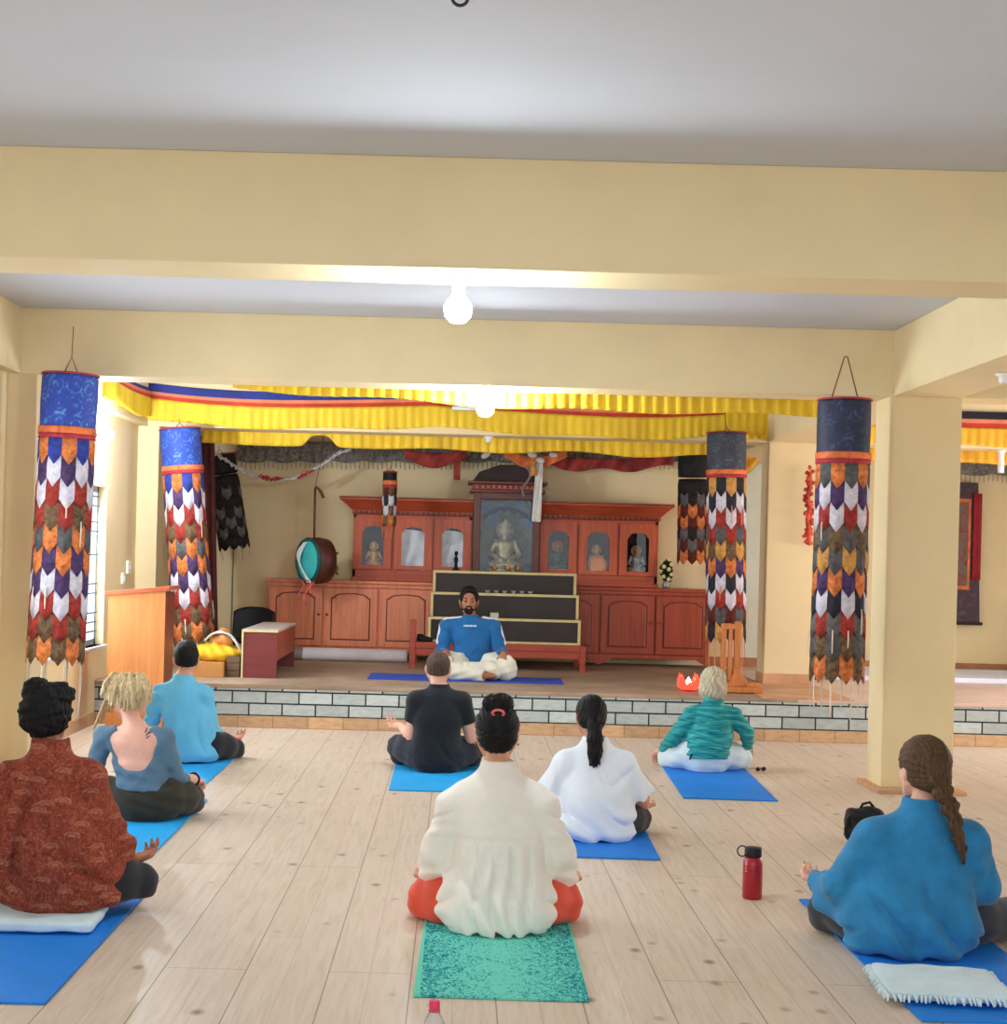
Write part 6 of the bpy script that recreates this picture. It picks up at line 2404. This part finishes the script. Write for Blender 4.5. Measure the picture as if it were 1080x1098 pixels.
# ================================================================= turquoise jacket woman
def turquoise():
    P = Person('grey blond woman in a turquoise padded jacket and white trousers', 760, 829, MATZ + .002, S_FAIR)
    L = P.L
    P.setup(L(765, 733, .06), (0, -12, 0), L(740, 762), L(789, 763), L(722, 792, .04), L(801, 786, .04), L(711, 804, .20), L(802, 800, .18), L(718, 813, .18), L(795, 813, .18), hs=1.02, hipw=.14)
    P.hands = [(P.wr[0], V3(-.25, .35, -.25), V3(0, -.3, -1), -1, 20, False), (P.wr[1], V3(.12, .4, -.2), V3(0, -.3, -1), 1, 22, False)]
    P.body()
    nz = P.neckz
    P.trousers(cloth('white_cotton', (206, 224, 232), .03, 200), .014, folds=.003)
    f = Field((-.4, -.24, .0), (.4, .34, .72), .006)
    f.add(P.rows([(.075, .172, .15), (.11, .172, .152), (.2, .165, .14), (.3, .16, .13), (nz - .13, .178, .125)], .017, .015), 0)
    for q in (0, 1):
        f.add(cone(V3(P.mid[0], P.mid[1], P.cz - .055), P.sh[q], .058, .062), .03)
        f.add(cone(P.sh[q], P.el[q], .062, .054), .015)
        f.add(cone(P.el[q], mixp(P.el[q], P.wr[q], .9), .054, .042, True), .012)
    f.sub(ell((P.mid[0], P.mid[1] + .012, P.cz + .032), (.056, .062, .03)), .005)
    f.warp(lambda x, y, z: .0045 * np.sin(118 * z + 1.6 * np.sin(x * 24) + 14 * np.abs(x)) + .002 * np.sin(260 * z + 60 * x))
    f.cut((0, -.14, .10), (0, -.12, -1))
    t = NT('turquoise_quilting')
    v = t.coords((5, 5, 46))
    n1 = t.noise(v, 1.5, 5, .65, .6)
    n2 = t.noise(t.coords(), 9, 3)
    c = t.ramp(n1, [(.32, rgb((16, 106, 118))), (.5, rgb((30, 148, 152))), (.66, rgb((78, 196, 190)))])
    t.bsdf(t.mix(t.math('MULTIPLY', n2, .25), c, rgb((22, 128, 140))), .6, .3, 0, n1, .5, .006)
    P.part(f, 'jacket', t.m)
    f = HF(P, (-.18, -.2, -.24), (.18, .18, .18))
    m = 1.0
    f.add(P.hd(ell((0, -.016, .028), (.090, .108, .095))), 0)
    f.add(P.hd(ell((0, -.030, -.045), (.098, .090, .085))), .03)
    f.sub(P.hd(ell((0, .10, -.06), (.066, .085, .12))), .012)
    f.cut(P.hp(0, -.08, -.115), P.HR @ V3(0, .15, -1))
    f.warp(grooves(P, .004, 20))
    f.warp(grooves(P, .0016, 60))
    P.part(f, 'hair', H_GRY)
    MB().ball(P.hp(.092, -.0, -.055), .006, 1).build('earring', BRASS, P.o)
    MB().tube([V3(-.12, -.135, .135), V3(-.135, -.145, .115), V3(-.14, -.15, .095)], .006, 6).build('jacket_toggle', BLACK, P.o)


# ================================================================= blue shirt, braid
def braid():
    P = Person('woman in a wide blue shirt with a long brown braid', 985, 1028, MATZ + .002, S_FAIR)
    L = P.L
    P.setup(L(990, 824, .06), (2, 12, 0), L(936, 892), L(1040, 895), L(907, 948, .07), L(1047, 950, .06), L(882, 946, .24), L(1060, 975, .20), L(888, 975, .27), L(1082, 985, .27), hs=1.1)
    P.hands = [(P.wr[0], V3(-.14, .5, .02), V3(0, 0, 1), -1, 20, True), (P.wr[1], V3(.08, .5, -.1), V3(0, 0, 1), 1, 20, True)]
    P.body()
    nz = P.neckz
    P.trousers(cloth('dark_grey_knit', (58, 60, 68), .1, 160), .012, folds=.003)
    f = Field((-.48, -.26, -.012), (.46, .46, .76), .0075)
    f.add(P.rows([(.0, .22, .175), (.03, .26, .20), (.10, .28, .205), (.2, .268, .185), (.32, .25, .162), (nz - .12, .235, .135)], .026, .012), 0)
    for q in (0, 1):
        f.add(cone(V3(P.mid[0], P.mid[1], P.cz - .055), P.sh[q], .058, .085), .03)
        f.add(cone(P.sh[q], P.el[q], .088, .092), .03)
        f.add(cone(P.el[q], mixp(P.el[q], P.wr[q], .70), .092, .06, True), .02)
        f.add(cone(mixp(P.el[q], P.wr[q], .5), mixp(P.el[q], P.wr[q], 1.12), .056, .060, True), .01)
    # shirt tail spread over the left thigh
    f.add(cone((-.20, .05, .12), (-.30, .16, .14), .07, .05), .05)
    f.sub(ell((P.mid[0], P.mid[1] + .012, P.cz + .032), (.056, .062, .03)), .005)

    def folds(x, y, z):
        a = .016 * np.sin(34 * x + 9 * z + 2.2 * np.sin(z * 8)) * np.clip((nz - .06 - z) * 4, 0, 1) * np.clip(-y * 9 + .25, 0, 1)
        b = .013 * np.sin(34 * z + 26 * x + 2 * np.sin(x * 8)) * np.clip((.22 - z) * 7, 0, 1)
        c = .012 * np.sin(50 * (np.abs(x) + .7 * z) + 12 * y) * np.clip((np.abs(x) - .2) * 12, 0, 1)
        cut_ = .012 * np.exp(-(((x + .12) + .55 * (z - .12) - .02) / .016) ** 2) * np.clip((.24 - z) * 8, 0, 1) * np.clip(-y * 10, 0, 1)
        v1 = .040 * crease(15 * x + 3.5 * z + 1.2 * np.sin(z * 6) + .6, 2.5) * np.clip((nz - .05 - z) * 4, 0, 1) * np.clip(-y * 9 + .3, 0, 1) * np.clip((z - .1) * 8, 0, 1)
        v2 = .032 * crease(13 * z + 9 * x + 1.5 * np.sin(x * 7), 2.5) * np.clip((.26 - z) * 7, 0, 1) * np.clip(z * 14, 0, 1)
        v3 = .032 * crease(15 * (np.abs(x) * 1.1 + .8 * z) + 2 * np.sin(z * 9), 2.5) * np.clip((np.abs(x) - .2) * 12, 0, 1) * np.clip((.33 - np.abs(x)) * 12, 0, 1)
        c = c * np.clip((.33 - np.abs(x)) * 12, 0, 1)
        return (a + b + c) * .5 + cut_ * 1.3 + v1 + v2 + v3
    f.warp(folds)
    f.cut((0, 0, .0), (0, 0, -1))
    P.part(f, 'shirt', cloth('blue_flannel', (46, 126, 176), .10, 240, .9, 10))
    f = HF(P, (-.2, -.24, -.44), (.2, .22, .18))
    cap(P, f, .014, -.075)
    f.add(P.hd(ell((.0, -.10, -.03), (.050, .04, .05))), .025)
    n = 9
    path = []
    for i in range(n + 1):
        u = i / n
        path.append(V3(-.005 + .06 * u, -.12 - .055 * math.sin(min(1, u * 1.6) * PI / 2) + .0 * u, -.045 - .235 * u))
    for i in range(n):
        a_, b_ = path[i], path[i + 1]
        r = .029 * (1 - .5 * i / n)
        sg = 1 if i % 2 else -1
        for sgn in (sg, -sg):
            dz = 0 if sgn == sg else -.014
            f.add(P.hd(cone(a_ + V3(sgn * r * .75, .0, .012 + dz), b_ + V3(-sgn * r * .10, -.006, -.004 + dz), r * .72, r * .5)), .003)
    e = path[-1]
    for q in (-.008, 0, .008):
        f.add(P.hd(cone(e, e + V3(q + .012, .004, -.06), .009, .002)), .004)
    f.warp(grooves(P, .002, 44, 'x'))
    P.part(f, 'braided_hair', H_BRN)


# ================================================================= teacher on the stage
def teacher():
    P = Person('bearded teacher in a blue sweatshirt facing the class on the stage', 508, 727.5, ZS + MATZ + .002, S_BRN, rot=PI, back=0)
    P.loc = Vector((P.loc.x, 13.98, ZS + MATZ + .002))
    L = P.L
    # own left is the picture's right
    P.setup(L(503, 644, -.03), (2, 0, 0), L(531, 668), L(478, 667), L(537, 700, -.05), L(474, 699, -.05), L(538, 702, -.26), L(478, 706, -.24), L(537, 714, -.27), L(482, 715, -.27), hs=1.04, male=True, neck=.145)
    P.kn = (V3(-.30, .26, .13), V3(.28, .26, .13))
    P.wr = (V3(-.27, .24, .235), V3(.26, .24, .225))
    P.hands = [(P.wr[0], V3(-.05, .5, -.32), V3(0, -.3, -1), -1, 24, False), (P.wr[1], V3(.0, .5, -.32), V3(0, -.3, -1), 1, 24, False)]
    P.body(.0055)
    nz = P.neckz
    P.trousers(cloth('white_cream_cotton', (226, 222, 206), .04, 200), .024, folds=.007)
    f = Field((-.42, -.24, .0), (.42, .34, .74), .0065)
    f.add(P.rows([(.09, .175, .15), (.14, .188, .157), (.2, .183, .15), (.30, .178, .138), (nz - .14, .192, .132)], .018), 0)
    for q in (0, 1):
        f.add(cone(V3(P.mid[0], P.mid[1], P.cz - .055), P.sh[q], .058, .07), .03)
        f.add(cone(P.sh[q], P.el[q], .07, .064), .02)
        f.add(cone(P.el[q], mixp(P.el[q], P.wr[q], .86), .064, .044, True), .014)
    f.sub(ell((P.mid[0], P.mid[1] + .012, P.cz + .032), (.056, .062, .03)), .005)
    f.warp(lambda x, y, z: .012 * crease(14 * z + 7 * x + np.sin(x * 9), 3) * np.clip((.42 - z) * 5, 0, 1) * np.clip((z - .11) * 12, 0, 1))
    f.warp(lambda x, y, z: .005 * np.sin(30 * x + 22 * z + 2 * np.sin(z * 14)) * np.clip((.4 - z) * 6, 0, 1) + .005 * np.sin(60 * z + 30 * y) * np.clip((np.abs(x) - .2) * 14, 0, 1))
    P.part(f, 'sweatshirt', cloth('blue_sweatshirt', (34, 100, 160), .06, 240))
    WST = cloth('white_stripe', (222, 230, 236), .03, 240)
    for q in (0, 1):
        s = (-1, 1)[q]
        f = Field((-.45, -.2, .2), (.45, .25, .74), .006)
        o_ = V3(s * .018, .012, .062)
        f.add(cone(V3(s * .075, .01, P.cz - .005), P.sh[q] + o_, .015, .016), .0)
        f.add(cone(P.sh[q] + o_, P.sh[q] + V3(s * .062, .02, .0), .016, .016), .01)
        f.add(cone(P.sh[q] + V3(s * .062, .02, .0), mixp(P.sh[q], P.el[q], .7) + V3(s * .058, .02, .01), .016, .015), .01)
        P.part(f, 'sleeve_stripe', WST)
    mb = MB()
    zc = P.L(504.5, 671, -.12)
    for i in range(9):
        x = zc[0] - .055 + i * .0135
        mb.box(x, x + (.009 if i % 3 else .0115), .126, .136, zc[2] - .008, zc[2] + .008)
    mb.build('chest_print', WST, P.o)
    f = HF(P, (-.16, -.18, -.16), (.16, .18, .18), .005)
    cap(P, f, .010, -.055)
    f.add(P.hd(ell((0, .02, .095), (.066, .075, .04))), .015)
    f.warp(grooves(P, .002, 40))
    f.sub(P.hd(ell((0, .125, .035), (.074, .075, .056))), .008)
    P.part(f, 'hair', H_BLK)
    f = HF(P, (-.12, -.05, -.16), (.12, .14, .06), .004)
    f.add(P.hd(ell((0, .040, -.080), (.052, .056, .042))), 0)
    for q in (-1, 1):
        f.add(P.hd(cone((q * .066, .012, -.02), (q * .05, .04, -.075), .010, .018)), .012)
        f.add(P.hd(cone((q * .022, .090, -.050), (0, .094, -.047), .005, .006)), .003)
        f.add(P.hd(cone((q * .022, .090, -.050), (q * .026, .078, -.072), .005, .008)), .004)
    f.sub(P.hd(ell((0, .10, -.0615), (.017, .03, .0085))), .003)
    f.sub(P.hd(ell((0, .105, -.005), (.05, .06, .034))), .006)
    P.part(f, 'beard', hairmat('black_beard', (38, 32, 31), .3, .8))
    for q in (-1, 1):
        MB().ball(P.hp(q * .030, .0835, -.001), (.0125, .008, .0058), 2).build('eye', M('dark_eye_%d' % q, (40, 30, 28), .3, .05, 9, 0), P.o)


cream()
shawl()
blonde()
blueman()
blackman()
whitetee()
turquoise()
braid()
teacher()

# ------------------------------------------------------------------ light
w = bpy.data.worlds.new('world')
SC.world = w
w.use_nodes = True
bg = w.node_tree.nodes['Background']
bg.inputs['Color'].default_value = (0.80, 0.90, 1.0, 1)
bg.inputs['Strength'].default_value = 0.28


def area(name, loc, rot, sx, sy, power, color=(1, 1, 1)):
    d = bpy.data.lights.new(name, 'AREA')
    d.shape = 'RECTANGLE'
    d.size, d.size_y = sx, sy
    d.energy = power
    d.color = color
    o = bpy.data.objects.new(name, d)
    COL.objects.link(o)
    o.location = loc
    o.rotation_euler = rot
    return o


# daylight entering through the windows (the last right one added for light) and the open side behind the camera
for (a_, b_, z0, z1), pw in zip(LW, (9, 12, 38, 62)):
    area('daylight_left', (XL - .22, (a_ + b_) / 2, (z0 + z1) / 2), (0, -PI / 2, 0), z1 - z0, b_ - a_, pw * (b_ - a_), (.88, .95, 1))
for (a_, b_, z0, z1), pw in zip(RW, (4, 3, 20, 88, 6)):
    area('daylight_right', (XR + .22, (a_ + b_) / 2, (z0 + z1) / 2), (0, PI / 2, 0), z1 - z0, b_ - a_, pw * (b_ - a_), (1, .96, .93))
area('daylight_rear', (1.5, YR - .1, 1.5), (PI / 2, 0, 0), 8, 2.6, 200, (.86, .94, 1))

vs = SC.view_settings
vs.view_transform = 'Standard'
vs.look = 'None'
vs.exposure = 0.03
vs.gamma = 1.0
vs.use_curve_mapping = False
SC.cycles.use_denoising = True
SC.cycles.max_bounces = 10
SC.cycles.diffuse_bounces = 6
SC.cycles.caustics_reflective = False
SC.cycles.caustics_refractive = False
SC.cycles.sample_clamp_indirect = 6
